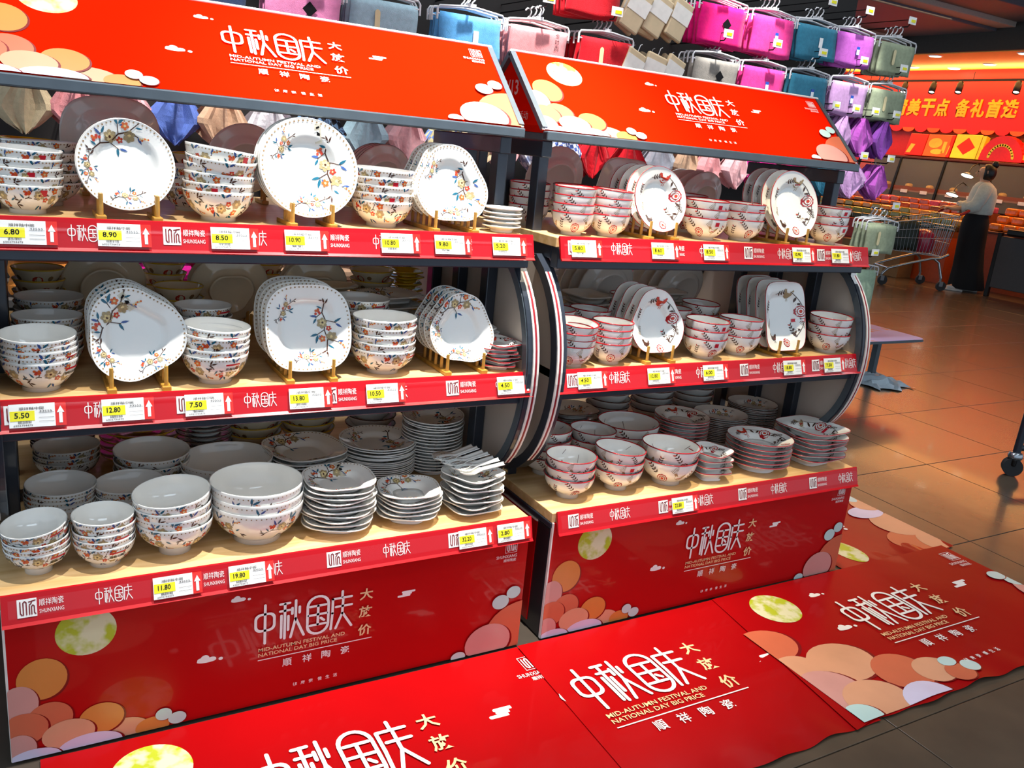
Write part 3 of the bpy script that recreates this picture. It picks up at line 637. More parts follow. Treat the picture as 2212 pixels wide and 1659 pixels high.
def plate_spec(style, shape, R, h=.024, flat=.58, stick=None, variant=0, name='plate'):
    key = ('p', style, shape, R, h, flat, stick, variant, name)
    if key in SPECS: return SPECS[key]
    th = .003; sh = SHAPES[shape]
    def hin(p):
        if p < flat: return .005
        q = (p-flat)/(1-flat); k = .40
        f_ = .58*(3*(q/k)**2-2*(q/k)**3) if q < k else .58+.42*(q-k)/(1-k)
        return .005+(h-.005)*f_
    P = [0.001, .3, .5, flat]+[flat+(1-flat)*k/9 for k in range(1, 10)]
    prof = [(.0001, .0025), (R*.50, .0025), (R*.52, 0), (R*.56, 0), (R*.58, .003)]+[(R*p, max(.003, hin(p)-th)) for p in P[4:]]+[(R*.998, h+.0006)]+[(R*p-(.0012 if p > .99 else 0), hin(p)) for p in P[::-1]]
    m = MB(); m.lathe(prof, 56, 0, sh)
    body = {'cream': CREAM, 'yellow': YELP, 'black': BLKP}.get(style, PORC)
    bm = m.mesh('plate', body); parts = []
    if style in ('red', 'brown', 'black'):
        q = MB(); q.lathe([(R*1.002, h-.0016), (R*1.004, h+.0006), (R*.996, h+.0012), (R*.988, h-.0008)], 56, 0, sh); parts.append(('rim', q.mesh('rim', {'red': RIMR, 'brown': RIMB, 'black': RIMB}[style])))
    if style == 'yellow':
        pass
    E3 = []
    def put(E, cx, cy, a=0.0):
        for c, p, L in E:
            pts = []
            for u, v in p:
                x, y = cx+u*math.cos(a)-v*math.sin(a), cy+u*math.sin(a)+v*math.cos(a)
                an = math.atan2(y, x); k = sh(an) if sh else 1; rho = math.hypot(x, y)/(R*k)
                if rho > .97: x, y = x*.97/rho, y*.97/rho; rho = .97
                pts.append((x, y, hin(rho)+.0009+.0002*L))
            E3.append((DI[c], pts))
    if style == 'floral':
        N = 64
        for k in range(N):
            an = 2*PI*k/N; q = .945*R*(sh(an) if sh else 1); d = R*.022
            put([('gold' if k % 2 else 'tan', [(-d, 0), (0, -d), (d, 0), (0, d)], 0)], q*math.cos(an), q*math.sin(an), an)
        v = variant
        put(branch(11+v, R*1.15), -R*.66, R*.30+R*.1*(v % 2), .40) if v % 3 == 0 else put(branch(12+v, R*1.1, -1), R*.42, R*.58, -1.35)
        put(branch(14+v, R*.62), -R*.30, -R*.74, .05); put(branch(17+v, R*.6, -1), -R*.72, R*.20, 1.0 if v % 3 else -1.5)
        
    if style == 'red':
        E = []; rosette(E, R*.68, R*.14, R*.17); sprig(E, R*.55, -R*.62, R*.42, 2.0); sprig(E, -R*.25, R*.66, R*.40, .2); bird(E, R*.25, R*.64, R*.34, 'tan' if variant else 'red'); fern(E, -R*.62, -R*.35, R*.32, 1.2); sprig(E, -R*.72, R*.1, R*.36, 1.2)
        bird(E, -R*.40, -R*.62, R*.28, 'brown'); rosette(E, R*.08, -R*.78, R*.12); fern(E, R*.72, -R*.1, R*.3, -1.2, 'brown'); 
        for q in range(12):
            a1, a2 = 1.15-q*.17, 1.15-(q+1)*.17; E.append(('brown', ribbon((R*.80*math.cos(a1), R*.80*math.sin(a1)), (R*.80*math.cos(a2), R*.80*math.sin(a2)), R*.018), 0))
            if q % 2: E.append(('brown', leaf(R*.79*math.cos(a2), R*.79*math.sin(a2), R*.17, a2+PI+.5*(-1)**(q//2), .42), 1))
        put(E, 0, 0)
    if style == 'brown':
        put(branch(31+variant, R*.8), R*.05, R*.55, -.7); put(branch(33, R*.5), -R*.6, -R*.4, -.5)
    if stick == 'tape':
        E = [('tape', [(-.007, -.02), (.007, -.02), (.007, .02), (-.007, .02)], 6), ('ink', [(-.004, -.004), (.003, -.006), (.004, -.001), (-.002, .004)], 7), ('ink', [(-.004, .009), (.004, .011), (.003, .015), (-.004, .013)], 7)]
        put(E, R*.22, R*.72, .15)
    if stick == 'red': put([('sticker', [(-.02, -.005), (.02, -.005), (.02, .005), (-.02, .005)], 6), ('paper', [(-.010, -.0025), (.016, -.0025), (.016, .0025), (-.010, .0025)], 7)], R*.62, -R*.12)
    if E3:
        q = MB()
        for mi, pts in E3: q.poly(pts, mi)
        parts.append(({'floral': 'floral_print', 'red': 'bird_print'}.get(style, 'print'), q.mesh('print', DEC)))
    SPECS[key] = (name, bm, parts); return SPECS[key]
def spawn(spec, loc, rot, label, cat, group):
    name, me, parts = spec
    o = obj(name, me, None, loc, rot, label=label, cat=cat, group=group)
    for pn, pm in parts: obj(pn, pm, o)
    return o
NUM = ['zero', 'one', 'two', 'three', 'four', 'five', 'six', 'seven', 'eight', 'nine', 'ten', 'eleven', 'twelve', 'thirteen', 'fourteen', 'fifteen', 'sixteen', 'seventeen', 'eighteen']
OR = ['topmost', 'second-from-top', 'third-from-top', 'fourth-from-top', 'fifth-from-top', 'sixth-from-top', 'seventh-from-top', 'eighth-from-top', 'ninth-from-top', 'tenth-from-top', 'eleventh-from-top', 'twelfth-from-top', 'thirteenth-from-top', 'fourteenth-from-top', 'fifteenth-from-top', 'sixteenth-from-top', 'seventeenth-from-top']
RND = random.Random(5)
def stack(specs, x, y, s, n, H, h, desc, what, tilt=0.03, cat=None, z=None, wob=.002, lean=(0, 0)):
    z0 = ZS[s]-.005 if z is None else z
    sp = (H-h)/max(1, n-1)
    what_c = cat or what.split()[-1]
    for i in range(n):
        k = n-1-i
        lab = (OR[k]+' ' if n > 1 else '')+what+' '+desc if i or n == 1 else 'bottom '+what+' '+desc
        f = i/max(1, n-1)
        rot = (RND.uniform(-tilt, tilt)*f+lean[0]*f, RND.uniform(-tilt, tilt)*f+lean[1]*f, RND.uniform(-.5, .5))
        spawn(specs[i % len(specs)], (x+RND.uniform(-wob, wob)*f, y+RND.uniform(-wob, wob)*f, z0+i*sp+(.0002 if i == 0 else .0005)), rot, lab, what_c, what+'s '+desc)
def rack(x, y0, n, dy, z, w, label, facing=1):
    """wooden peg rack: two runners with pairs of pegs"""
    r = empty('plate_rack', (x, y0, z), label=label, cat='plate rack', group='wooden plate racks')
    for sx in (-1, 1):
        m = MB(); m.box(sx*w-.009, sx*w+.009, -.022, n*dy+.03, .0002, .010, c=.0015); rl = build('runner', m, PEGW, r)
        for k in range(n+1):
            m = MB(); m.tube([(sx*w, -.012+k*dy, .008), (sx*w, -.012+k*dy, .052)], .0042, 8); build('peg', m, PEGW, rl)
def lean_row(specs, x, y0, n, dy, s, w, hgt, desc, what, lean=16, facing=1, rackw=None, twist=0.0, rk=True):
    z0 = ZS[s]-.005; a = math.radians(lean)
    for i in range(n):
        y = y0+i*dy*facing
        loc = (x+RND.uniform(-.002, .002)*min(i, 1), y+facing*(.008+hgt/2*math.sin(a)+.012), z0+.0105+hgt/2*math.cos(a)*1.0+.004)
        rot = (facing*(PI/2-a), 0, twist+RND.uniform(-.06, .06)*min(i, 1)) if facing == 1 else (-(PI/2-a), 0, PI*0+RND.uniform(-.05, .05))
        nm = what.split()[-1]
        pos = ('front' if i == 0 else ['', 'second', 'third', 'fourth', 'fifth', 'sixth'][i]) if n > 1 else ''
        e = Euler((rot[0], 0, 0)).to_matrix() @ Euler((0, 0, rot[2])).to_matrix()
        spawn(specs[i % len(specs)], loc, e.to_euler(), (pos+' '+what+' '+desc).strip(), nm, what+'s '+desc)
    if rk: rack(x, y0+(.0 if facing == 1 else -(n*dy)+.01), n, dy, z0, rackw or w*.27, 'wooden peg rack '+desc.replace('in the ', 'forming the ', 1).replace('facing away', 'under plates facing away', 1))
F = 'floral'; Rr = 'red'
# ---- left unit, upper shelf
uL = 'on the left unit upper shelf, '
b = lambda st, R, h, **k: bowl_spec(st, R, h, **k)
stack([b(F, .066, .056, a=2.5, stick='red'), b(F, .066, .056, a=2.5, variant=1)], .088, .236, 2, 5, .124, .056, 'of the leftmost stack, left unit upper shelf', 'floral bowl', lean=(.02, .05))
stack([b(F, .074, .050, a=2.4)], .122, .40, 2, 5, .132, .050, 'behind the leftmost stack, left unit upper shelf', 'floral bowl')
lean_row([plate_spec(F, 'round', .0915, .026, .55, variant=0)], .265, .165, 5, .011, 2, .181, .181, 'in the left rack, left unit upper shelf', 'round floral plate', rackw=.052)
stack([b(F, .0745, .064, a=2.6, variant=1), b(F, .0745, .064, a=2.6, stick='red')], .452, .235, 2, 6, .152, .064, 'between the two round plates, left unit upper shelf', 'floral bowl', tilt=.03, lean=(.05, .10))
stack([b(F, .050, .056, a=2.6)], .415, .41, 2, 3, .10, .056, 'behind the wobbly stack, left unit upper shelf', 'small floral bowl')
lean_row([plate_spec(F, 'round', .110, .030, .50, stick='tape', variant=1)], .638, .165, 5, .012, 2, .22, .218, 'in the middle rack, left unit upper shelf', 'wide floral plate', rackw=.045)
stack([b(F, .0735, .062, a=3.0, variant=1), b(F, .0735, .062, a=3.0, stick='red')], .833, .242, 2, 5, .134, .062, 'right of the wide plates, left unit upper shelf', 'floral bowl', tilt=.02)
lean_row([plate_spec(F, 'egg', .093, .028, .5, variant=2)], .988, .165, 4, .035, 2, .19, .183, 'in the right rack, left unit upper shelf', 'egg-shaped floral plate', rackw=.052)
stack([plate_spec('plain', 'oct', .050, .018, .5, name='dish')], 1.150, .215, 2, 5, .062, .018, 'at the right end, left unit upper shelf', 'small white dish')
# ---- left unit, middle shelf
stack([b(F, .0705, .066, a=2.5, stick='bar'), b(F, .0705, .066, a=2.5, variant=1)], .093, .163, 1, 5, .114, .066, 'of the leftmost stack, left unit middle shelf', 'floral bowl', lean=(.03, -.02))
stack([b(F, .0685, .052, a=2.5, variant=1)], .114, .300, 1, 5, .120, .052, 'behind the leftmost stack, left unit middle shelf', 'floral bowl')
stack([b(F, .072, .052, a=2.5)], .122, .452, 1, 4, .13, .052, 'third row at the far left, left unit middle shelf', 'floral bowl')
lean_row([plate_spec(F, 'egg', .094, .028, .52, stick='tape', variant=0)], .269, .112, 4, .036, 1, .188, .188, 'in the left rack, left unit middle shelf', 'egg-shaped floral plate', twist=.5, rackw=.052)
stack([b(F, .0705, .066, a=2.7, variant=1, stick='bar'), b(F, .0705, .066, a=2.7)], .430, .155, 1, 5, .125, .066, 'between the two racks on the left, left unit middle shelf', 'floral bowl', lean=(.0, .06))
stack([b(F, .064, .050, a=2.5, stick='bar')], .435, .315, 1, 5, .135, .050, 'behind the second stack, left unit middle shelf', 'floral bowl')
lean_row([plate_spec(F, 'squircle', .0985, .030, .55, variant=1)], .631, .112, 4, .036, 1, .2, .20, 'in the middle rack, left unit middle shelf', 'squarish floral plate', rackw=.05)
stack([b(F, .0775, .062, a=2.9, stick='bar'), b(F, .0775, .062, a=2.9, variant=1)], .826, .166, 1, 5, .136, .062, 'right of the squarish plates, left unit middle shelf', 'floral bowl', tilt=.02)
stack([b(F, .072, .058, a=2.6, stick='bar')], .822, .325, 1, 5, .150, .058, 'behind the right-hand stack, left unit middle shelf', 'floral bowl')
lean_row([plate_spec(F, 'egg', .086, .028, .5, variant=3)], 1.02, .112, 4, .034, 1, .17, .176, 'in the right rack, left unit middle shelf', 'egg-shaped floral plate', twist=-.15, rackw=.05)
stack([plate_spec(Rr, 'rect', .056, .016, .5, name='dish')], 1.136, .150, 1, 6, .070, .016, 'at the right end, left unit middle shelf', 'red-rimmed oblong dish')
stack([plate_spec('plain', 'rect', .056, .016, .5, name='dish')], 1.132, .27, 1, 5, .085, .016, 'behind the oblong dishes, left unit middle shelf', 'plain oblong dish')
# ---- left unit, base shelf
stack([b(F, .062, .058, fr=.42, fh=.014, a=3.0, stick='bar'), b(F, .062, .058, fr=.42, fh=.014, a=3.0, variant=1)], .069, .098, 0, 5, .108, .058, 'of the leftmost front stack, left unit base shelf', 'footed floral bowl', lean=(.06, -.08))
stack([b(F, .061, .056, fr=.5, a=2.7, stick='bar'), b(F, .061, .056, fr=.5, a=2.7, variant=1)], .193, .092, 0, 5, .112, .056, 'of the second front stack, left unit base shelf', 'floral bowl', tilt=.02)
stack([b(F, .081, .078, lin=.15, fr=.42, fh=.016, a=3.1, variant=1), b(F, .081, .078, lin=.15, fr=.42, fh=.016, a=3.1)], .335, .107, 0, 4, .140, .078, 'of the third front stack, left unit base shelf', 'footed floral bowl', lean=(.05, -.05))
stack([b(F, .104, .094, lin=.12, fr=.52, fh=.012, a=2.7, stick='bar'), b(F, .104, .094, lin=.12, fr=.52, fh=.012, a=2.7, variant=1)], .518, .118, 0, 3, .140, .094, 'stacked left of the plates, left unit base shelf', 'large floral bowl', tilt=.015)
stack([plate_spec(F, 'squircle', .084, .026, .52, stick='tape', variant=0)], .708, .108, 0, 10, .130, .026, 'in the tall front stack, left unit base shelf', 'squarish floral plate', tilt=.02)
stack([plate_spec(F, 'squircle', .078, .028, .45, variant=3)], .889, .102, 0, 6, .084, .028, 'in the low front stack, left unit base shelf', 'squarish floral dish', tilt=.03)
stack([plate_spec(F, 'square', .071, .022, .55, variant=1)], 1.066, .094, 0, 7, .108, .022, 'under the spoons, left unit base shelf', 'square floral plate', tilt=.03)
stack([b(F, .074, .058, a=2.7, variant=1)], .122, .312, 0, 5, .100, .058, 'second row far left, left unit base shelf', 'floral bowl')
stack([b(F, .075, .056, a=2.6, stick='bar')], .266, .300, 0, 4, .092, .056, 'second row beside the far left, left unit base shelf', 'floral bowl')
stack([b(F, .091, .060, a=2.5, variant=1)], .335, .46, 0, 3, .106, .060, 'third row behind the footed bowls, left unit base shelf', 'floral bowl')
stack([b(F, .114, .08, a=2.6)], .505, .375, 0, 2, .10, .08, 'second row behind the large bowls, left unit base shelf', 'large floral bowl')
stack([plate_spec(F, 'squircle', .104, .030, .5, variant=3)], .712, .40, 0, 7, .100, .030, 'second row behind the tall stack, left unit base shelf', 'squarish floral plate')
stack([plate_spec(F, 'round', .107, .026, .55, variant=1)], .918, .395, 0, 15, .108, .026, 'second row behind the low dishes, left unit base shelf', 'round floral plate')
stack([plate_spec(F, 'round', .0885, .026, .5, variant=2)], 1.080, .385, 0, 17, .170, .026, 'in the tallest stack by the end panel, left unit base shelf', 'round floral plate')
stack([b(F, .078, .056, a=2.6)], .15, .60, 0, 3, .085, .056, 'back row far left, left unit base shelf', 'floral bowl')
stack([plate_spec('black', 'round', .08, .022, .5)], .15, .79, 0, 12, .125, .022, 'back row far left, left unit base shelf', 'black plate')
stack([plate_spec('yellow', 'round', .102, .026, .5)], .335, .68, 0, 5, .120, .026, 'back row, left unit base shelf', 'yellow plate')
stack([plate_spec('brown', 'round', .075, .022, .5)], .50, .66, 0, 9, .13, .022, 'back row beside the yellow plates, left unit base shelf', 'dark-rimmed plate')
stack([b('cream', .08, .06, a=1.6)], .64, .67, 0, 4, .135, .06, 'back row middle, left unit base shelf', 'cream bowl')
stack([b('cream', .08, .06, a=1.6)], .80, .67, 0, 4, .130, .06, 'back row right of middle, left unit base shelf', 'cream bowl')
stack([b('brown', .078, .055, a=1.6)], 1.0, .67, 0, 3, .115, .055, 'back row right, left unit base shelf', 'brown-rimmed bowl')
# spoons
def spoon_mesh():
    m = MB(); vs = []; fs = []; n = 14
    for i in range(n+1):
        t = i/n; x = -.03+t*.115
        if t < .45: w = .024*math.sqrt(max(.0, 1-((t-.22)/.235)**2))+.002; d = .012*math.sqrt(max(0, 1-((t-.22)/.24)**2)); zz = .012
        else: q = (t-.45)/.55; w = .0075+.0025*q; d = .003; zz = .012+.014*q
        for k in range(7):
            s = k/6*2-1; vs.append((x, s*w, zz-d*(1-s*s)))
        for k in range(7):
            s = 1-k/6*2; vs.append((x, s*w*.96, zz-d*(1-s*s)-.0022))
    N = 14
    for i in range(n):
        for k in range(N): fs.append((i*N+k, i*N+(k+1) % N, (i+1)*N+(k+1) % N, (i+1)*N+k))
    m.faces(vs, fs, 0, True); m.poly(vs[:N]); m.poly(vs[-N:])
    return m.mesh('spoon', PORC)
SPM = spoon_mesh()
dots = MB()
for k in range(9):
    a = PI*.5+PI*k/8; dots.poly([(-.004+.024*math.cos(a)+x, .0185*math.sin(a)+y, .0128) for x, y in ell(0, 0, .0013, .0013, 5)], DI['brown' if k % 2 else 'gold'])
DTM = dots.mesh('rim_print', DEC)
for k in range(7):
    o = obj('spoon', SPM, None, (1.040-.004*k, .058+.019*k, .380+.108+.010+.003*(k % 2)), (0, -.06, -.30+.05*k), label='%s white ceramic spoon lying on the square plates' % ['nearest', 'second', 'third', 'fourth', 'fifth', 'sixth', 'farthest'][k], cat='spoon', group='ceramic spoons')
    obj('rim_print', DTM, o)
# ---- left unit, far side of upper and middle shelves
def back_row(spec, x, y, n, s, hgt, desc, what, dy=.03): lean_row(spec, x, y, n, dy, s, hgt, hgt, desc, what, lean=16, facing=-1, rk=True)
P_ = plate_spec
back_row([P_('plain', 'squircle', .112, .03)], .28, .665, 1, 2, .224, 'facing away at the back left, left unit upper shelf', 'large squarish plate')
back_row([P_('plain', 'round', .095, .03)], .60, .665, 1, 2, .19, 'facing away behind the wide plates, left unit upper shelf', 'large round plate')
back_row([P_('brown', 'round', .085, .024)], .97, .70, 4, 2, .17, 'facing away at the back right, left unit upper shelf', 'brown-edged plate', .026)
stack([b('yellow', .066, .045, a=1.5)], .11, .60, 2, 4, .125, .045, 'at the back far left, left unit upper shelf', 'yellow bowl')
stack([b('cream', .055, .05, a=1.5)], .47, .60, 2, 3, .12, .05, 'at the back centre, left unit upper shelf', 'cream bowl')
stack([P_('plain', 'round', .046, .012, .5, name='dish')], 1.125, .56, 2, 12, .105, .012, 'at the back right end, left unit upper shelf', 'small plain dish')
back_row([P_('cream', 'round', .10, .036, .5)], .255, .665, 1, 1, .2, 'facing away at the back left, left unit middle shelf', 'cream deep plate')
back_row([P_('cream', 'egg', .098, .034, .5)], .555, .665, 2, 1, .196, 'facing away at the back centre, left unit middle shelf', 'cream rounded-triangle plate', .04)
back_row([P_('cream', 'egg', .092, .034, .5)], .80, .70, 2, 1, .184, 'facing away right of centre, left unit middle shelf', 'cream rounded-triangle plate', .04)
stack([b('cream', .058, .055, a=1.4)], .108, .63, 1, 5, .165, .055, 'at the back far left, left unit middle shelf', 'cream bowl')
stack([b('cream', .056, .055, a=1.4)], .405, .70, 1, 5, .175, .055, 'at the back beside the deep plate, left unit middle shelf', 'cream bowl')
stack([b('cream', .060, .055, a=1.4)], .415, .53, 1, 4, .140, .055, 'in front of the back cream bowls, left unit middle shelf', 'cream bowl')
stack([b('cream', .052, .05, a=1.4)], .69, .76, 1, 5, .165, .05, 'behind the squarish plates, left unit middle shelf', 'cream bowl')
stack([P_('cream', 'boat', .095, .034, .4, name='dish')], .79, .53, 1, 5, .145, .034, 'behind the squarish plates, left unit middle shelf', 'cream boat-shaped dish')
stack([b('cream', .065, .05, a=1.4)], .975, .66, 1, 5, .165, .05, 'at the back right, left unit middle shelf', 'cream bowl')
stack([P_('yellow', 'square', .046, .018, .5, name='dish')], 1.085, .66, 1, 9, .165, .018, 'at the back right end, left unit middle shelf', 'yellow square dish')
stack([P_(F, 'square', .08, .024, .5)], .965, .48, 1, 5, .13, .024, 'in the second row right, left unit middle shelf', 'square floral plate')
# ---- right unit, upper shelf
stack([b(Rr, .0565, .060, a=3.1), b(Rr, .0565, .060, a=3.1, variant=1)], 1.365, .215, 2, 4, .126, .060, 'of the leftmost stack, right unit upper shelf', 'red-rimmed bowl', tilt=.02)
stack([b(Rr, .0575, .060, a=3.1, variant=1), b(Rr, .0575, .060, a=3.1)], 1.486, .216, 2, 4, .125, .060, 'of the second stack, right unit upper shelf', 'red-rimmed bowl', tilt=.03, lean=(.03, .04))
lean_row([plate_spec(Rr, 'round', .091, .030, .5)], 1.630, .165, 4, .040, 2, .18, .184, 'in the left rack, right unit upper shelf', 'round red-rimmed plate', rackw=.045)
stack([b(Rr, .066, .064, a=3.0, stick='red'), b(Rr, .066, .064, a=3.0, variant=1)], 1.846, .230, 2, 3, .114, .064, 'right of the left rack, right unit upper shelf', 'red-rimmed bowl', tilt=.02)
stack([b(Rr, .066, .064, a=3.0, stick='bar'), b(Rr, .066, .064, a=3.0, variant=1)], 2.005, .240, 2, 3, .112, .064, 'left of the right rack, right unit upper shelf', 'red-rimmed bowl', tilt=.03)
lean_row([plate_spec(Rr, 'round', .1025, .030, .5, variant=1)], 2.158, .165, 4, .040, 2, .2, .207, 'in the right rack, right unit upper shelf', 'round red-rimmed plate', rackw=.045)
stack([b(Rr, .063, .064, a=3.0, stick='red'), b(Rr, .063, .064, a=3.0, variant=1)], 2.380, .232, 2, 3, .118, .064, 'of the rightmost stack, right unit upper shelf', 'red-rimmed bowl', tilt=.03)
stack([b(Rr, .058, .06, a=3.1)], 1.335, .40, 2, 4, .12, .06, 'behind the leftmost stack, right unit upper shelf', 'red-rimmed bowl')
stack([b(Rr, .060, .06, a=3.1)], 1.48, .40, 2, 4, .12, .06, 'behind the second stack, right unit upper shelf', 'red-rimmed bowl')
stack([b('red', .066, .06, a=2.0)], 1.93, .42, 2, 3, .115, .06, 'in the second row middle, right unit upper shelf', 'red-rimmed bowl')
back_row([P_('plain', 'scallop', .105, .03)], 1.565, .665, 1, 2, .21, 'facing away at the back left, right unit upper shelf', 'white scalloped plate')
back_row([P_('plain', 'square', .098, .026)], 1.84, .68, 1, 2, .19, 'facing away at the back centre, right unit upper shelf', 'white square plate')
back_row([P_('plain', 'round', .09, .026)], 2.13, .74, 4, 2, .17, 'facing away at the back right, right unit upper shelf', 'white round plate', .045)
# ---- right unit, middle shelf
stack([b(Rr, .059, .062, a=3.1), b(Rr, .059, .062, a=3.1, variant=1)], 1.355, .128, 1, 4, .122, .062, 'of the leftmost stack, right unit middle shelf', 'red-rimmed bowl', tilt=.03, lean=(.10, .03))
stack([b(Rr, .0585, .062, a=3.1), b(Rr, .0585, .062, a=3.1, stick='bar')], 1.487, .138, 1, 4, .118, .062, 'of the second stack, right unit middle shelf', 'red-rimmed bowl', tilt=.03)
lean_row([plate_spec(Rr, 'egg', .092, .030, .5, stick=None)], 1.638, .112, 4, .040, 1, .2, .184, 'in the left rack, right unit middle shelf', 'egg-shaped red-rimmed plate', rackw=.045)
stack([b(Rr, .066, .064, a=3.0, stick='red', variant=1), b(Rr, .066, .064, a=3.0)], 1.841, .145, 1, 3, .114, .064, 'right of the left rack, right unit middle shelf', 'red-rimmed bowl', tilt=.02)
stack([b(Rr, .067, .064, a=3.0)], 1.995, .165, 1, 3, .113, .064, 'left of the right rack, right unit middle shelf', 'red-rimmed bowl', tilt=.03)
lean_row([plate_spec(Rr, 'rect', .106, .028, .55, stick='red', variant=1)], 2.153, .112, 4, .042, 1, .2, .208, 'in the right rack, right unit middle shelf', 'oblong red-rimmed plate', rackw=.04)
stack([b(Rr, .0685, .064, a=2.8)], 2.375, .142, 1, 3, .119, .064, 'of the rightmost stack, right unit middle shelf', 'red-rimmed bowl', tilt=.03)
for q, (x, y, n, H) in enumerate([(1.380, .275, 4, .125), (1.512, .285, 4, .122), (1.42, .43, 4, .135), (1.83, .30, 3, .118), (1.985, .34, 3, .124), (1.78, .46, 3, .13)]):
    stack([b(Rr, .062, .062, a=3.0, stick='red' if q % 2 else None)], x, y, 1, n, H, .062, ['second row far left', 'second row beside the rack', 'third row left', 'second row middle', 'second row right', 'third row middle'][q]+', right unit middle shelf', 'red-rimmed bowl')
back_row([P_('plain', 'scallop', .10, .03)], 1.42, .665, 1, 1, .2, 'facing away at the far left back, right unit middle shelf', 'white scalloped plate')
back_row([P_('plain', 'scallop', .108, .034)], 1.80, .80, 4, 1, .21, 'facing away at the back centre, right unit middle shelf', 'white scalloped plate', .055)
back_row([P_('plain', 'scallop', .10, .034)], 2.13, .80, 4, 1, .2, 'facing away at the back right, right unit middle shelf', 'white scalloped plate', .055)
stack([P_('plain', 'round', .05, .018, name='dish')], 1.60, .70, 1, 8, .17, .018, 'at the back left, right unit middle shelf', 'small plain dish')
stack([P_('plain', 'square', .07, .03, name='dish')], 1.66, .52, 1, 5, .12, .03, 'in the third row, right unit middle shelf', 'white square dish')
stack([P_('plain', 'square', .07, .03, name='dish')], 2.0, .55, 1, 5, .125, .03, 'in the third row right, right unit middle shelf', 'white square dish')
# ---- right unit, base shelf
stack([b(Rr, .072, .064, fr=.45, fh=.012, a=2.9), b(Rr, .072, .064, fr=.45, fh=.012, a=2.9, variant=1)], 1.376, .102, 0, 3, .120, .064, 'of the leftmost front stack, right unit base shelf', 'red-rimmed bowl', tilt=.03)
stack([b(Rr, .0745, .066, fr=.45, fh=.012, a=2.9, variant=1), b(Rr, .0745, .066, fr=.45, fh=.012, a=2.9, stick='red')], 1.549, .110, 0, 3, .122, .066, 'of the second front stack, right unit base shelf', 'red-rimmed bowl', lean=(.02, .05))
stack([b(Rr, .0875, .080, fr=.5, fh=.012, a=2.9), b(Rr, .0875, .080, fr=.5, fh=.012, a=2.9, stick='bar', variant=1)], 1.733, .104, 0, 2, .118, .080, 'in the front row, right unit base shelf', 'large red-rimmed bowl', tilt=.04)
stack([plate_spec(Rr, 'square', .060, .034, .4, name='dish')], 1.884, .085, 0, 4, .092, .034, 'beside the large bowls, right unit base shelf', 'small square red-rimmed dish', tilt=.03)
stack([plate_spec(Rr, 'round', .105, .034, .45)], 2.113, .112, 0, 6, .106, .034, 'in the front row, right unit base shelf', 'round red-rimmed dish', tilt=.02)
stack([plate_spec(Rr, 'square', .102, .034, .5, stick='red', variant=1)], 2.352, .112, 0, 7, .122, .034, 'at the right front, right unit base shelf', 'square red-rimmed plate', tilt=.02)
stack([b(Rr, .0745, .062, fr=.45, fh=.012, a=2.9, stick='red'), b(Rr, .0745, .062, fr=.45, fh=.012, a=2.9, stick='bar', variant=1)], 1.40, .272, 0, 4, .142, .062, 'second row far left, right unit base shelf', 'red-rimmed bowl')
stack([b(Rr, .072, .062, fr=.45, a=2.9, stick='red'), b(Rr, .072, .062, fr=.45, a=2.9, stick='bar')], 1.575, .285, 0, 3, .117, .062, 'second row beside the far left, right unit base shelf', 'red-rimmed bowl')
stack([b(Rr, .100, .082, a=2.9)], 1.752, .335, 0, 2, .112, .082, 'second row behind the large pair, right unit base shelf', 'large red-rimmed bowl')
stack([plate_spec('red', 'round', .092, .028, .45)], 1.965, .325, 0, 9, .120, .028, 'second row centre, right unit base shelf', 'round red-rimmed plate')
stack([plate_spec('brown', 'scallop', .092, .026, .5)], 2.16, .345, 0, 14, .106, .026, 'second row right of centre, right unit base shelf', 'scalloped brown-edged plate')
stack([plate_spec('brown', 'scallop', .088, .026, .5, variant=1)], 2.365, .40, 0, 14, .112, .026, 'second row by the end panel, right unit base shelf', 'scalloped brown-edged plate')
stack([plate_spec('brown', 'square', .078, .026, .55)], 1.44, .46, 0, 6, .108, .026, 'third row far left, right unit base shelf', 'dark-edged square plate')
stack([plate_spec('brown', 'squircle', .085, .026, .5)], 1.66, .53, 0, 6, .100, .026, 'third row left, right unit base shelf', 'dark-edged squarish plate')
for q, x in enumerate((1.86, 2.06, 2.25)):
    stack([b('brown', .078, .055, a=1.7)], x, .60, 0, 4, .13, .055, ['third row left of centre', 'third row centre', 'third row right'][q]+', right unit base shelf', 'brown-rimmed bowl')
# ------------------------------------------------------------------ towel wall behind the shelves
def cloth(name, h, **k): return mat('towel_'+name, h, 1.0, var=0.10, scale=60, bump=0.5, bscale=500, sheen=0.1, spec=0.1, **k)
TC = {n: cloth(n, h) for n, h in dict(magenta='#d8106e', pink='#e83a8c', teal='#3a7f98', purple='#b257b5', violet='#7a3f96', sage='#9aa488', rose='#d98f92', red='#c01824', paleblue='#9db9c4', sky='#5fa6dc', navy='#32405e',
      plaidpink='#c97ba4', grey='#86817a', beige='#c7b491', lilac='#c79bcb', orange='#d98438', white='#dedde2', blush='#dca7aa', hotpink='#d81e8e', sand='#c9a385', green='#9fb59a', cobalt='#5b74bd').items()}
TC['check'] = checker_mat('towel_check_dark', '#22242c', '#6f93b8', 44, .8); TC['plaid'] = checker_mat('towel_plaid_blue', '#6d8fd0', '#d9cf9a', 26, .8); TC['diamond'] = checker_mat('towel_diamond_grey', '#c9cbd6', '#7c87a8', 40, .8); TC['stripe'] = checker_mat('towel_stripe_blue', '#dfe4ee', '#4a62a8', 60, .4)
HANG = mat('white_hanger_plastic', '#c9c9cb', 0.35); ROD = mat('black_hook_wire', '#17171a', 0.4, 0.6); BLUEL = mat('care_label_blue', '#1f4bb0', 0.4); KRAFT = mat('kraft_label', '#d6c79a', 0.6)
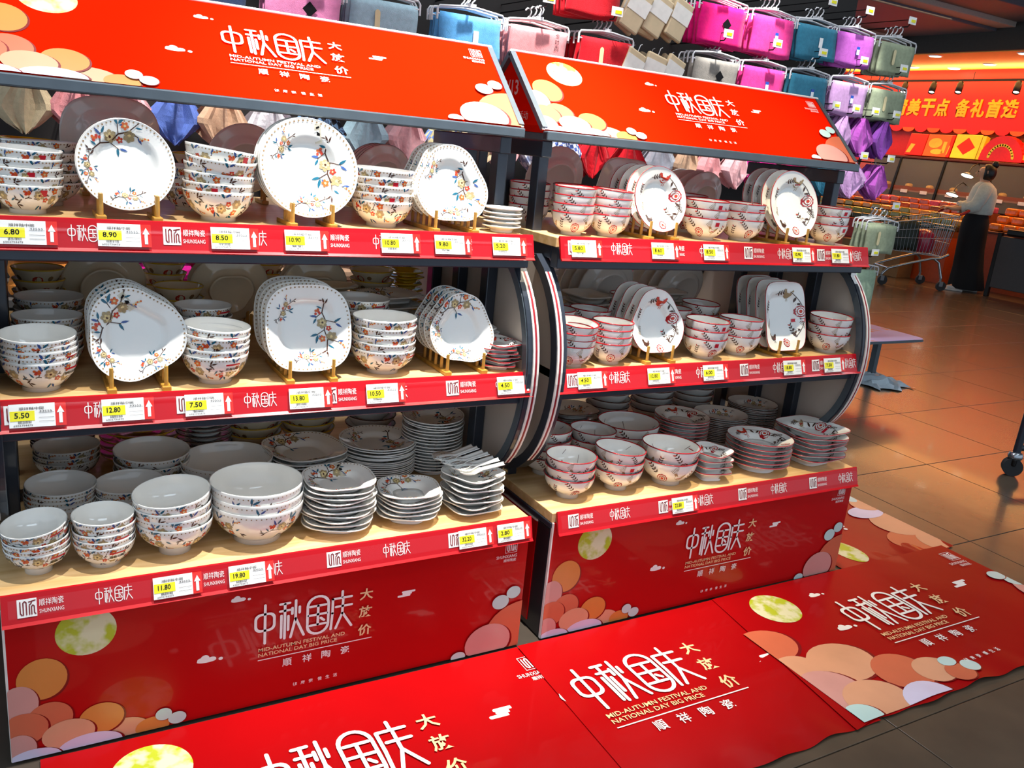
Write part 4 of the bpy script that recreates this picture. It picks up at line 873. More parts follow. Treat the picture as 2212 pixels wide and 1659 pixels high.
def slab(w, h, t, waves=.004, seed=0, top=.01, flare=0.0):
    """folded cloth panel hanging from z=0 downwards, centred on x, front at y=-t"""
    rr = random.Random(seed); p = [rr.random()*6 for _ in range(3)]; m = MB(); nx, nz = 9, 7; vs = []
    for side in (-1, 1):
        for j in range(nz+1):
            v = j/nz; z = -h*v
            for i in range(nx+1):
                u = i/nx*2-1; d = waves*math.sin(u*4+p[0]+v*2)*(0.3+v)+waves*.5*math.sin(u*9+p[1])*v
                e = 1-max(0, abs(u)-.9)*4
                th = t/2*(min(1, .35+v*6))*e
                vs.append((u*w/2*(1+flare*v)+.004*math.sin(v*5+p[2]), -t/2+side*th+d, z+(-.006*math.sin(u*2.5+p[1]) if j == nz else 0)))
    n = (nx+1)*(nz+1); fs = []
    for s in (0, 1):
        for j in range(nz):
            for i in range(nx): a = s*n+j*(nx+1)+i; fs.append((a, a+1, a+nx+2, a+nx+1))
    ring = [i for i in range(nx+1)]+[j*(nx+1)+nx for j in range(1, nz+1)]+[nz*(nx+1)+i for i in range(nx-1, -1, -1)]+[j*(nx+1) for j in range(nz-1, 0, -1)]
    for a, b_ in zip(ring, ring[1:]+ring[:1]): fs.append((a, b_, n+b_, n+a))
    m.faces(vs, fs, 0, True); return m
def hanger_mesh(w):
    m = MB(); a = w/2+.012
    pts = [(-a, 0, -.052), (-a, 0, -.012), (-a+.008, 0, 0), (-.03, 0, .012), (.03, 0, .012), (a-.008, 0, 0), (a, 0, -.012), (a, 0, -.052)]
    m.tube(pts, .0048, 6); m.tube([(-a, 0, -.030), (a, 0, -.030)], .0035, 6)
    m.tube([(0, 0, .010), (0, 0, .030), (.012, 0, .042), (.016, 0, .056), (.008, 0, .068), (-.006, 0, .068), (-.014, 0, .058)], .0036, 6)
    m.box(-.018, .018, -.003, .003, .008, .026)
    return m.mesh('hanger', HANG)
HM = {w: hanger_mesh(w) for w in (.25, .28)}
CM = {}
def lbl(kind):
    m = MB()
    if kind == 'blue':
        m.box(-.011, .011, -.0015, 0, -.03, .012); m.box(-.0105, .0105, -.0018, -.0014, -.028, -.002, 1); m.v += []
    elif kind == 'dark': m.poly([(-.028, -.001, 0), (0, -.001, -.028), (.028, -.001, 0), (0, -.001, .028)], 2)
    elif kind == 'kraft': m.poly([(x, -.001, y*1.0) for x, y in capsule((0, -.03), (0, .03), .011)], 3)
    else: m.box(-.012, .012, -.0015, 0, -.028, .02, 1)
    return m.mesh('label', [BLUEL, TAGW, INK, KRAFT])
LB = {k: lbl(k) for k in ('blue', 'dark', 'kraft', 'white')}
TAGM = {}
def hook(x, z, yend, label, tag=True):
    h = empty('display_hook', (x, 2.06, z), label=label, cat='hook', group='black display hooks')
    m = MB(); m.tube([(0, 0, 0), (0, yend-2.06+.01, 0), (0, yend-2.06, .012)], .0035, 6); build('rod', m, ROD, h)
    if tag:
        m = MB(); m.tube([(0, 0, .035), (0, yend-2.07, .035)], .0025, 5); build('tag_arm', m, ROD, h)
        m = MB(); m.box(-.03, .03, yend-2.075, yend-2.072, .01, .048); tg = build('tag_card', m, TAGW, h)
        m = MB(); m.box(-.012, .022, yend-2.0765, yend-2.075, .02, .034); build('yellow_patch', m, TAGY, tg)
def hung(x, ztop, color, n, desc, w=.28, h=.21, lab=None, y0=1.70, dy=.032, th=.02):
    for k in range(n):
        sd = RND.randint(0, 2)
        key = (color, w, h, th, sd)
        if key not in CM: CM[key] = slab(w, h, th, seed=hash((w, h, sd)) % 99).mesh('cloth', TC[color])
        t = empty('hanging_towel', (x+RND.uniform(-.006, .006), y0+k*dy+RND.uniform(-.003, .003), ztop+RND.uniform(-.004, .004)), (0, 0, RND.uniform(-.03, .03)),
                  label=('front ' if k == 0 else ['', 'second ', 'third ', 'fourth ', 'fifth '][k])+desc, cat='towel', group=desc)
        c = obj('cloth', CM[key], t, (0, .010, -.020)); obj('hanger', HM[w], t, (0, 0, 0))
        if lab and k == 0: obj('label', LB[lab], c, (.02 if lab != 'kraft' else -.03, -th-.005, -h*.45))
    hook(x, ztop+.066, y0-.05, 'black hook behind the '+desc)
TOP = [(2.33, 'red', 'red towel on the top towel row'), (3.09, 'magenta', 'magenta towel on the top towel row'), (3.43, 'pink', 'hot pink towel on the top towel row'), (3.755, 'teal', 'teal towel on the top towel row'), (4.04, 'purple', 'light purple towel on the top towel row'), (4.39, 'sage', 'sage green towel on the top towel row')]
for x, c, d in TOP: hung(x, 2.06, c, 4, d, lab={'magenta': 'dark', 'pink': 'blue', 'teal': 'white', 'purple': 'blue', 'sage': 'kraft'}.get(c), h=.185 if c in ('magenta', 'pink') else .165)
SEC = [(.70, 'navy', 'navy towel on the second towel row'), (1.05, 'plaidpink', 'dusty pink checked towel on the second towel row'), (1.365, 'paleblue', 'pale blue towel on the second towel row'), (1.745, 'sky', 'sky blue towel on the second towel row'), (2.075, 'rose', 'lettered salmon towel on the second towel row'),
       (2.43, 'red', 'red towel on the second towel row'), (3.09, 'grey', 'patterned grey towel on the second towel row'), (3.42, 'pink', 'hot pink towel on the second towel row'), (3.75, 'teal', 'teal towel on the second towel row'), (4.07, 'lilac', 'light purple towel on the second towel row'), (4.40, 'sage', 'sage green towel on the second towel row')]
for x, c, d in SEC:
    hung(x, 1.815, c, 4, d, lab={'plaidpink': 'dark', 'paleblue': 'kraft', 'grey': 'dark', 'pink': 'blue', 'teal': 'blue', 'lilac': 'blue', 'sage': 'kraft', 'sky': 'white', 'red': 'kraft'}.get(c), h=.17)
m = MB(); put_text(m, '金', lambda u, v: (u, -.001, v), 0, .02, .055, .075, 0); put_text(m, '时', lambda u, v: (u, -.001, v), 0, .02, .03, .05, 0); put_text(m, '尚', lambda u, v: (u, -.001, v), 0, .02, .005, .025, 0)
for o in [q for q in COL.objects if q.name.startswith('hanging_towel') and q.get('label') == 'front lettered salmon towel on the second towel row']:
    ch = [c for c in o.children if c.name.startswith('cloth')][0]
    build('lettering', m, INK, ch, loc=(.075, -.032, -.088))
hung(4.475, 1.075, 'sage', 4, 'sage green towel on the low hook beyond the right unit', w=.25, h=.17, lab='kraft', y0=1.62)
hung(4.43, .80, 'green', 2, 'long pale green bath towel near the floor', w=.25, h=.48, y0=1.66)
# kraft paper packs hung by their corner
PACK = mat('kraft_pack', '#cbb48f', 0.6, var=0.08, scale=20); PACKW = mat('pack_white', '#e6e0d6', 0.5)
for r, z in enumerate((2.03, 1.78)):
    for k in range(6):
        t = empty('towel_pack', (2.62+(k % 3)*.12, 1.70+(k//3)*.06, z), (0, .35+RND.uniform(-.08, .08), RND.uniform(-.3, .3)), label='%s kraft-wrapped towel pack, %s row of packs' % (['front left', 'front middle', 'front right', 'rear left', 'rear middle', 'rear right'][k], ['top', 'lower'][r]), cat='towel pack', group='kraft towel packs')
        m = MB(); m.box(-.055, .055, -.012, .012, -.19, -.01, c=.008); bd = build('pack', m, PACK, t)
        m = MB(); m.box(-.055, .055, -.0135, -.012, -.11, -.04); build('band', m, PACKW, bd)
        m = MB(); m.tube([(0, 0, -.012), (0, 0, .02), (.008, 0, .028)], .002, 5); build('pack_hook', m, HANG, t)
# small face cloths hung by the middle, falling in a diamond
def kite(seed, hw=.085, h=.20, pleats=3):
    rr = random.Random(seed); p = [rr.random()*6 for _ in range(3)]; m = MB(); nx, nz = 12, 10; vs = []
    tip = .56+rr.uniform(-.05, .05)
    for j in range(nz+1):
        v = j/nz
        w = (.022+(hw-.022)*(v/tip)**.9) if v < tip else hw*(1-(v-tip)/(1-tip))**.75+.010
        for i in range(nx+1):
            u = i/nx*2-1
            y = -.020*(1-abs(u))*(.3+v)+.010*math.sin(u*PI*pleats+p[0])*(1-.5*v)+.006*math.sin(u*5+v*4+p[1])
            vs.append((u*w+.008*math.sin(v*3+p[2]), y, -h*v+.010*abs(u)*v))
    n = len(vs); vs += [(x*.985, y+.006, z) for x, y, z in vs]; fs = []
    for s in (0, 1):
        for j in range(nz):
            for i in range(nx): a = s*n+j*(nx+1)+i; fs.append((a, a+1, a+nx+2, a+nx+1))
    for j in range(nz):
        for i in (0, nx): a = j*(nx+1)+i; fs.append((a, a+nx+1, n+a+nx+1, n+a))
    m.faces(vs, fs, 0, False); return m
KM = {}
def kites(x, ztop, color, n, desc, hw=.085, h=.20, dy=.030, y0=1.70):
    for k in range(n):
        sd = RND.randint(0, 3); key = (color, hw, h, sd)
        if key not in KM: KM[key] = kite(sd, hw, h).mesh('cloth', TC[color])
        t = empty('face_cloth', (x+RND.uniform(-.006, .006), y0+k*dy, ztop), (0, RND.uniform(-.08, .08), RND.uniform(-.2, .2)), label=('front ' if k == 0 else ['', 'second ', 'third ', 'fourth '][k])+desc, cat='face cloth', group=desc)
        obj('cloth', KM[key], t)
        if 'loop' not in KM:
            q = MB(); q.tube([(0, .0, -.012), (-.007, 0, .004), (0, 0, .016), (.007, 0, .004), (0, 0, -.012)], .0018, 5); KM['loop'] = q.mesh('loop', HANG)
        obj('loop', KM['loop'], t)
    hook(x, ztop+.013, y0-.05, 'black hook behind the '+desc)
DM = [(.12, 'beige'), (.285, 'rose'), (.43, 'blush'), (.60, 'cobalt'), (.76, 'sand'), (.94, 'white'), (1.13, 'check'), (1.315, 'paleblue'), (1.50, 'blush'), (1.68, 'plaid'), (1.84, 'beige'), (1.98, 'blush'), (2.13, 'diamond'), (2.27, 'stripe'), (2.44, 'red'), (2.62, 'red'), (2.82, 'white'), (3.0, 'sand'), (3.17, 'rose'), (3.35, 'blush'), (3.55, 'hotpink'), (3.78, 'magenta'), (4.0, 'teal'), (4.22, 'lilac'), (4.45, 'purple')]
PLC = ['first', 'second', 'third', 'fourth', 'fifth', 'sixth', 'seventh', 'eighth', 'ninth', 'tenth', 'eleventh', 'twelfth', 'thirteenth', 'fourteenth', 'fifteenth', 'sixteenth', 'seventeenth', 'eighteenth', 'nineteenth', 'twentieth', 'twenty-first', 'twenty-second', 'twenty-third', 'twenty-fourth', 'twenty-fifth']
CN = dict(check='dark checked', plaid='blue plaid', diamond='grey diamond-patterned', stripe='blue striped', hotpink='hot pink', paleblue='pale blue')
for i, (x, c) in enumerate(DM):
    kites(x, 1.385, c, 3, '%s face cloth, %s hook of the low cloth row' % (CN.get(c, c), PLC[i]), hw=.098 if x < 4 else .12, h=.20)
for i, (x, c) in enumerate([(3.74, 'hotpink'), (3.92, 'lilac'), (4.08, 'lilac'), (4.24, 'purple'), (4.42, 'violet')]):
    kites(x, 1.625, c, 4, '%s face cloth, %s hook above the low cloth row' % (CN.get(c, c), PLC[i]), hw=.10, h=.21)
# folded stock on a low ledge, seen through the shelves
LEDGE = mat('grey_ledge', '#57524d', 0.5)
m = MB(); m.box(-.2, 4.3, 1.64, 2.05, .60, .63, c=.003); led = build('stock_ledge', m, LEDGE, label='low grey ledge carrying folded towels behind the shelves', cat='ledge')
for q in (-.15, 1.3, 2.8, 4.25):
    m = MB(); m.box(q, q+.03, 1.7, 2.05, 0, .60); build('leg', m, LEDGE, led)
for i, (x, c, nm) in enumerate([(.14, 'orange', 'orange'), (.36, 'plaidpink', 'mauve'), (.55, 'hotpink', 'bright pink'), (.76, 'magenta', 'magenta'), (1.0, 'sand', 'tan'), (1.25, 'sand', 'sand-brown'), (1.55, 'white', 'white'), (1.85, 'sky', 'light blue'), (2.15, 'red', 'red'), (2.45, 'white', 'off-white'), (2.75, 'rose', 'rose'), (3.1, 'green', 'pale green'), (3.4, 'hotpink', 'deep pink')]):
    for k in range(3):
        key = ('fold', c, k)
        if key not in CM:
            q = MB(); q.box(-.10, .10, -.13, .13, 0, .062, c=.022); CM[key] = q.mesh('folded_towel', TC[c])
        obj('folded_towel', CM[key], None, (x, 1.80, .6305+k*.063), (0, 0, RND.uniform(-.06, .06)), label='%s folded %s towel on the low ledge' % (['bottom', 'middle', 'top'][k], nm), cat='towel', group='folded towels on the ledge')
# ------------------------------------------------------------------ bakery corner beyond the towels
GOLD = mat('gold_letter', '#e8a80c', 0.3, 0.15); BRICKM = mat('brick_panel_mat', '#a8562c', 0.8)
nt = BRICKM.node_tree; bk = nt.nodes.new('ShaderNodeTexBrick'); bk.inputs['Scale'].default_value = 5.2
bk.inputs['Color1'].default_value = lin('#a85a30'); bk.inputs['Color2'].default_value = lin('#8e4826'); bk.inputs['Mortar'].default_value = lin('#5f3018'); bk.inputs['Mortar Size'].default_value = .012
tc = nt.nodes.new('ShaderNodeTexCoord'); mp = nt.nodes.new('ShaderNodeMapping'); mp.inputs['Rotation'].default_value = (PI/2, 0, PI/2)
sx = nt.nodes.new('ShaderNodeSeparateXYZ'); cx_ = nt.nodes.new('ShaderNodeCombineXYZ')
nt.links.new(tc.outputs['Object'], sx.inputs[0]); nt.links.new(sx.outputs['Y'], cx_.inputs['X']); nt.links.new(sx.outputs['Z'], cx_.inputs['Y']); nt.links.new(cx_.outputs[0], bk.inputs['Vector'])
nt.links.new(bk.outputs['Color'], nt.nodes['Principled BSDF'].inputs['Base Color'])
m = MB(); m.box(13.03, 13.05, 4.6, 7.92, 1.0, 2.18); build('brick_panel', m, BRICKM, wall_b)
SIGNR = mat('sign_red', '#d8140c', 0.4)
sg = empty('bakery_sign', (13.0, 7.0, 2.12), label='red bakery fascia with slanted gold Chinese lettering high on the far wall', cat='sign')
m = MB(); m.box(-.02, .045, -3.2, 2.2, .02, .72); bd = build('fascia', m, SIGNR, sg)
chars = '精美干点 备礼首选'; yy = 1.34
for ch in chars:
    if ch == ' ': yy -= .10; continue
    m = MB(); fn = lambda u, v: (-.035, yy-u+(-.10*v), .21+v)
    put_text(m, ch, fn, 0, .232, 0, .27, 0, .035)
    fn0 = fn; m2 = MB(); m2.faces([(x+.012, y, z) for x, y, z in m.v], m.f); m.faces(m2.v, m2.f)
    build('sign_character', m, GOLD, bd); yy -= .255
for k in range(22):
    m = MB(); m.prism([(1.9-.23*k+.115*math.cos(a), .03-.07*math.sin(a)) for a in [PI*q/8 for q in range(9)]], 'x', -.03, -.012); build('scallop', m, SIGNR if k % 2 else mat('sign_orange', '#d8581a', .5), bd)
# lamps
LAMP = mat('lamp_face', '#fff2d8', 0.5, emit=7.0); BLK = mat('black_metal', '#15110f', 0.4, 0.4)
for k, (x, y) in enumerate([(11.55, 6.72), (12.6, 7.85), (12.5, 6.5), (12.8, 8.6), (12.85, 7.3), (11.6, 5.45), (12.7, 5.6)]):
    o = empty('downlight', (x, y, 3.04), label='round recessed downlight in the amber ceiling, %s' % ['front middle', 'rear left', 'middle right', 'far left corner', 'rear centre', 'front right edge', 'rear right'][k], cat='downlight', group='bakery downlights')
    m = MB(); m.lathe([(.0001, -.012), (.085, -.012), (.10, -.006), (.10, 0)], 20); build('trim_ring', m, TAGW, o); m = MB(); m.lathe([(.0001, -.016), (.078, -.014), (.08, -.012)], 20); build('lens', m, LAMP, o)
tr = empty('track_rail', (12.35, 6.6, 2.80), label='black spotlight track hung before the bakery fascia', cat='lighting track')
m = MB(); m.box(-.015, .015, -2.5, 2.0, -.015, .015); build('rail', m, BLK, tr)
for k in (-2, 0, 1.8):
    m = MB(); m.tube([(0, k, .01), (0, k, .12)], .006, 6); build('hanger_rod', m, BLK, tr)
for k, y in enumerate((7.72, 7.22, 6.78, 5.9)):
    o = empty('track_spotlight', (12.35, y, 2.785), (0, .5, .4), label='black track spotlight aimed at the bakery goods, %s along the rail' % ['first', 'second', 'third', 'fourth'][k], cat='spotlight', group='track spotlights')
    m = MB(); m.lathe([(.0001, -.02), (.04, -.02), (.048, -.06), (.05, -.19), (.042, -.19), (.04, -.16), (.0001, -.16)], 16); build('housing', m, BLK, o)
    m = MB(); m.lathe([(.0001, -.172), (.04, -.172)], 16); build('lens', m, LAMP, o)
    spot('track_spot_lamp', (12.30, y, 2.58), (12.3, y-.2, 1.0), 26, (1.0, .62, .25), 80)
# display case with slanted bins
CASEW = mat('case_wood', '#8a4a22', 0.45); CASER = mat('case_back', '#5a2216', 0.6); GLASS = mat('case_glass', '#d8e0e0', 0.05, alpha=0.12, coat=0.5)
cs = empty('bakery_case', (12.55, 6.9, 0), label='long bakery display case with slanted dark-framed bins', cat='display case')
m = MB(); m.box(0, .45, -2.4, 1.6, 0, .95); build('case_body', m, CASEW, cs)
m = MB(); m.box(.40, .45, -2.4, 1.6, .95, 1.66); build('back_panel', m, CASER, cs)
m = MB(); m.box(-.02, .46, -2.42, 1.62, 1.655, 1.685, c=.004); build('top_shelf', m, CASER, cs)
for k in range(6):
    y = 1.55-.79*k
    m = MB(); m.tube([(-.14, y, .93), (.0, y, 1.66)], (.018, .018), 4, sq=(0, 0, 1)); build('divider', m, BLK, cs)
for k in range(5):
    y1, y0 = 1.53-.79*k, 1.53-.79*(k+1)+.04
    m = MB(); m.box(-.08, .40, y0, y1, 1.14, 1.16); m.box(-.09, -.07, y0, y1, 1.14, 1.22); t = build('tray', m, CASEW, cs)
    for q in (.25, .72):
        m = MB(); m.box(-.105, -.098, y0+(y1-y0)*q-.06, y0+(y1-y0)*q+.06, 1.12, 1.17); build('tray_tag', m, TAGW, t)
    m = MB(); m.poly([(-.12, y0, .98), (-.12, y1, .98), (-.012, y1, 1.64), (-.012, y0, 1.64)]); build('pane', m, GLASS, cs)
BUN = mat('golden_bun', '#d69a3c', 0.5, var=.25, scale=40, hex2='#e8c25e'); bunm = MB(); bunm.lathe([(.0001, 0), (.045, 0), (.062, .018), (.055, .042), (.03, .055), (.0001, .058)], 12); BUNM = bunm.mesh('bun', BUN)
for k in range(5):
    for q in range(2):
        for j in range(6):
            obj('bun', BUNM, None, (12.58+(j % 2)*.12, 6.9+1.53-.79*k-.2-.38*q+(j//2)*.1-.1, 1.1605+(.05 if j == 5 else 0)), (0, 0, j), label='golden bun %s of the %s heap in the %s bin from the left' % (['front left', 'rear left', 'front middle', 'rear middle', 'front right', 'rear right'][j], ['left', 'right'][q], ['first', 'second', 'third', 'fourth', 'fifth'][k]), cat='bun', group='buns in the bakery case')
# gift boxes on top of the case
GRED = mat('gift_red', '#cc1410', 0.35); GYEL = mat('gift_lime', '#c8bc30', 0.4); GGOLD = mat('gift_gold', '#d9a23a', 0.35)
def gift(y, w, h, col, deco, label, n=1):
    o = empty('gift_box', (12.78, y, 1.6855), (0, .22, 0), label=label, cat='gift box', group='gift boxes on the case')
    m = MB(); m.box(-.05, .05, -w/2, w/2, .012, h, c=.006); bx_ = build('box', m, col, o)
    m = MB()
    if deco == 'diamond': m.poly([(-.052, 0, .012+h*.15), (-.052, w*.36, h*.5), (-.052, 0, h*.88), (-.052, -w*.36, h*.5)])
    elif deco == 'gold':
        for a, b_ in ((.0, .0),): m.poly([(-.052, .05+x, h*.62+y_) for x, y_ in ell(0, 0, w*.28, h*.22)]); m.poly([(-.052, -.02+x, h*.25+y_) for x, y_ in ell(0, 0, w*.26, h*.12)]); m.poly([(-.052, -w*.36, h*.2), (-.052, -w*.22, h*.2), (-.052, -w*.22, h*.7), (-.052, -w*.36, h*.7)])
    else: m.poly([(-.052, w*.46, .05), (-.052, w*.22, .05), (-.052, w*.05, h*.52), (-.052, w*.3, h*.55)])
    build('decoration', m, GRED if deco == 'diamond' else GGOLD, bx_)
gift(7.62, .32, .36, GRED, 'plain', 'plain red gift box at the left end of the case top')
gift(7.24, .42, .36, mat('gift_amber', '#c8541c', .4), 'gold', 'red and gold gift box printed with a golden tree'); gift(7.02, .06, .36, GRED, 'plain', 'thin red gift box standing edge-on')
gift(6.76, .42, .38, GYEL, 'diamond', 'lime gift box with a red diamond'); gift(6.51, .06, .37, GYEL, 'plain', 'thin lime gift box standing edge-on')
gift(5.62, .55, .34, GRED, 'plain', 'wide red gift box at the right end of the case top')
o = empty('fan_box', (12.78, 6.15, 1.6855), label='round red pleated fan-shaped gift box with a gold arc', cat='gift box', group='gift boxes on the case')
m = MB(); n = 40
pr = [(.33*math.cos(PI*k/n)*(1+.015*(k % 2)), .02+.36*math.sin(PI*k/n)*(1+.015*(k % 2))) for k in range(n+1)]
m.prism(pr, 'x', -.06, .08); fb_ = build('pleated_body', m, GRED, o)
m = MB()
for k in range(14):
    a = .25+(PI-.5)*k/13; m.poly([(-.062, .19*math.cos(a)+x, .03+.22*math.sin(a)+y_) for x, y_ in ell(0, 0, .022, .032, 8, a)])
build('gold_arc', m, GYEL, fb_)
# packaged goods on a stepped table
TCLR = mat('table_red_cloth', '#a8140e', 0.6); ORG = mat('orange_counter', '#c8501a', 0.5)
tb_ = empty('goods_table', (11.35, 6.75, 0), label='stepped table with orange front loaded with wrapped snacks', cat='table')
m = MB(); m.box(-.35, .75, -1.25, 1.6, 0, .62); build('body', m, ORG, tb_)
for k in range(5):
    m = MB(); m.box(-.35+.2*k, -.15+.2*k, -1.25, 1.6, .62, .70+.07*k); build('step', m, CASEW, tb_)
m = MB(); m.box(-.42, -.36, .2, 1.7, .42, .70, c=.01); build('cloth_front', m, TCLR, tb_)
PK = [mat('wrap_'+n, h, 0.25, var=.3, scale=25, coat=.5) for n, h in (('darkgreen', '#3d4a34'), ('olive', '#8f8a3c'), ('amber', '#c98a34'), ('rust', '#b5522a'), ('brown', '#7a4a2c'), ('pinkish', '#c8587a'))]
pkm = []
for mm in PK:
    m = MB(); m.box(-.075, .075, -.078, .078, 0, .085, c=.02); pkm.append(m.mesh('snack_pack', mm))
for k in range(5):
    for j in range(17):
        c = [0, 1 if j % 4 else 2, 2 if j % 3 else 1, 3 if j % 4 else 4, 3 if j % 5 else 5][k]
        obj('snack_pack', pkm[c], None, (11.35-.25+.2*k, 6.75-1.16+.168*j, .7005+.07*k), (0, RND.uniform(-.1, .1), RND.uniform(-.15, .15)), label='%s wrapped snack pack, %s place on the %s step of the goods table' % (['dark green', 'olive', 'amber', 'rust', 'brown', 'pink'][c], PLC[j], ['lowest', 'second', 'middle', 'fourth', 'highest'][k]), cat='snack pack', group='snack packs on the goods table')
tb2 = empty('goods_counter', (11.6, 4.7, 0), label='counter beside the goods table carrying orange trays', cat='counter')
m = MB(); m.box(-.3, .5, -.9, .62, 0, .74); build('body', m, ORG, tb2); m = MB(); m.box(-.33, .5, -.92, .64, .74, .77, c=.005); build('top', m, CASER, tb2)
orm = MB(); orm.box(-.09, .09, -.09, .09, 0, .10, c=.03); ORM = orm.mesh('orange_tray', mat('tray_orange', '#d8731c', .3, var=.25, scale=30, coat=.4))
for k in range(3):
    for j in range(6):
        obj('orange_tray', ORM, None, (11.5+.14*k, 5.18-.2*j, .7705+.105*k), (0, 0, RND.uniform(-.1, .1)), label='orange snack tray, %s along the %s tier of the counter' % (PLC[j], ['bottom', 'middle', 'top'][k]), cat='tray', group='orange trays on the counter')
for k, (x, y, z) in enumerate(((12.2, 6.42, 1.16), (12.3, 6.32, 1.45))):
    o = empty('heat_lamp', (x, y, z), (0, .35, 0), label='%s dome heat lamp over the bakery trays' % ['lower', 'upper'][k], cat='lamp', group='heat lamps')
    m = MB(); m.lathe([(.0001, .06), (.03, .055), (.10, .0), (.095, .0), (.03, .045), (.0001, .05)], 18); build('shade', m, STEEL2, o); m = MB(); m.lathe([(.0001, .008), (.085, .006)], 18); build('lens', m, LAMP, o)
    m = MB(); m.tube([(0, 0, .06), (.02, 0, .16), (.12, 0, .25), (.3, 0, .25)], .008, 6); build('arm', m, BLK, o)
CARD = mat('cardboard', '#8a6238', 0.8); CARD2 = mat('tan_board', '#b39a78', 0.7)
for k, (x, y, w, d, h, mm, lb_) in enumerate([(10.80, 6.05, .3, .25, .60, CARD, 'tall cardboard carton standing by the goods table'), (10.72, 6.32, .05, .3, .62, CARD2, 'tan board leaning beside the tall carton'), (10.80, 6.75, .4, .3, .42, CARD, 'low cardboard carton under the red cloth')]):
    m = MB(); m.box(-w/2, w/2, -d/2, d/2, .0005, h, c=.006); o = build('carton', m, mm, None, loc=(x, y, 0), label=lb_, cat='carton', group='cartons on the bakery floor')
    m = MB(); m.box(-.02, .02, -d/2-.001, d/2+.001, h-.08, h+.001); build('tape', m, CARD2, o)
# dark board trolley at the right edge
db = empty('dark_trolley', (10.75, 4.40, 0), label='black panel trolley standing behind the shopper at the right edge', cat='trolley')
DKP = mat('dark_panel', '#3a3230', 0.4)
m = MB(); m.box(-.02, .02, -.55, .28, .12, .76, c=.006); build('panel', m, DKP, db)
for y in (.27, -.5):
    m = MB(); m.box(-.025, .025, y-.025, y+.025, .0, .80, c=.004); build('leg', m, BLK, db)
m = MB(); m.box(-.15, .3, -.5, .12, .78, .86, c=.02); build('dark_bundle', m, BLK, db)
# ------------------------------------------------------------------ shopping cart
CHR = mat('cart_chrome', '#aab0b6', 0.25, 0.9); CRED = mat('cart_red_plastic', '#b82018', 0.4); RUB = mat('rubber', '#2a2a2c', 0.7); CGRN = mat('cart_green_grip', '#5a6a3c', 0.5); CAST = mat('caster_grey', '#7d8084', 0.5)
cart = empty('shopping_cart', (10.07, 5.42, 0), (0, 0, math.atan2(.48, -.876)), label='chrome shopping cart with red corners pushed by the shopper', cat='shopping cart')
# local: +x forward; basket corners
TR, TF, BR, BF = (-.42, .28, .94), (.56, .20, .76), (-.36, .24, .42), (.48, .17, .46)
def lerp3(a, b_, t): return tuple(a[i]+(b_[i]-a[i])*t for i in range(3))
for sg_, nm in ((1, 'basket_side'), (-1, 'basket_side')):
    f = lambda p: (p[0], p[1]*sg_, p[2]); m = MB()
    m.tube([f(TR), f(TF)], .008, 6); m.tube([f(BR), f(BF)], .006, 6)
    for q in (.28, .55): m.tube([f(lerp3(TR, BR, q)), f(lerp3(TF, BF, q))], .0045, 5)
    for k in range(22): m.tube([f(lerp3(TR, TF, k/21)), f(lerp3(BR, BF, k/21))], .003, 4)
    build(nm, m, CHR, cart)
for a, b_, c, d, nm in ((TF, BF, TF, BF, 'basket_front'), (TR, BR, TR, BR, 'basket_rear')):
    m = MB(); g = lambda p: (p[0], -p[1], p[2])
    m.tube([a, g(a)], .008, 6); m.tube([b_, g(b_)], .006, 6)
    for k in range(11): m.tube([lerp3(a, g(a), k/10), lerp3(b_, g(b_), k/10)], .003, 4)
    for q in (.33, .66): m.tube([lerp3(a, b_, q), g(lerp3(a, b_, q))], .0045, 5)
    build(nm, m, CHR, cart)
m = MB(); g = lambda p: (p[0], -p[1], p[2])
for k in range(16): p = lerp3(BR, BF, k/15); m.tube([p, g(p)], .003, 4)
m.tube([BR, BF], .005, 5); m.tube([g(BR), g(BF)], .005, 5); build('basket_floor', m, CHR, cart)
m = MB(); m.tube([(-.52, .26, 1.02), (-.52, -.26, 1.02)], .016, 10); hb = build('handle', m, CGRN, cart)
for s_ in (1, -1):
    m = MB(); m.tube([(-.52, .27*s_, 1.02), (-.50, .285*s_, 1.01), (-.42, .28*s_, .96)], .018, 8); build('handle_end', m, CRED, hb)
    m = MB(); m.box(TF[0]-.05, TF[0]+.03, s_*TF[1]-.02, s_*TF[1]+.02, TF[2]-.02, TF[2]+.02, c=.008); build('corner_guard', m, CRED, cart)
    m = MB(); m.tube([(-.40, .26*s_, .46), (-.30, .25*s_, .40), (-.20, .24*s_, .39), (.05, .22*s_, .31), (.30, .20*s_, .22), (.36, .19*s_, .14)], .017, 8); m.tube([(-.24, .24*s_, .39), (-.30, .26*s_, .35), (-.36, .28*s_, .16)], .017, 8)
    build('chassis_tube', m, CHR, cart)
    for wx, wy in ((.36, .19), (-.36, .28)):
        m = MB(); m.tube([(wx, wy*s_, .16), (wx, wy*s_, .11)], .014, 8); m.box(wx-.035, wx+.012, wy*s_-.022, wy*s_+.022, .055, .12, c=.006); fk = build('caster_fork', m, CAST, cart)
        m = MB(); m.tube([(wx-.02, wy*s_-.014, .062), (wx-.02, wy*s_+.014, .062)], .0615, 18); build('wheel', m, RUB, fk)
m = MB(); m.tube([(.30, .20, .22), (.30, -.20, .22)], .012, 8); build('cross_tube', m, CHR, cart)
CM_ = Matrix.Translation((10.07, 5.42, 0)) @ Matrix.Rotation(math.atan2(.48, -.876), 4, 'Z')
DKG = mat('dark_green_bag', '#26332c', 0.6, bump=.6, bscale=18); POLK = mat('pink_pack', '#b02448', 0.3, coat=.5)
bm = bmesh.new(); bmesh.ops.create_cube(bm, size=1); bmesh.ops.subdivide_edges(bm, edges=bm.edges[:], cuts=4, use_grid_fill=True)
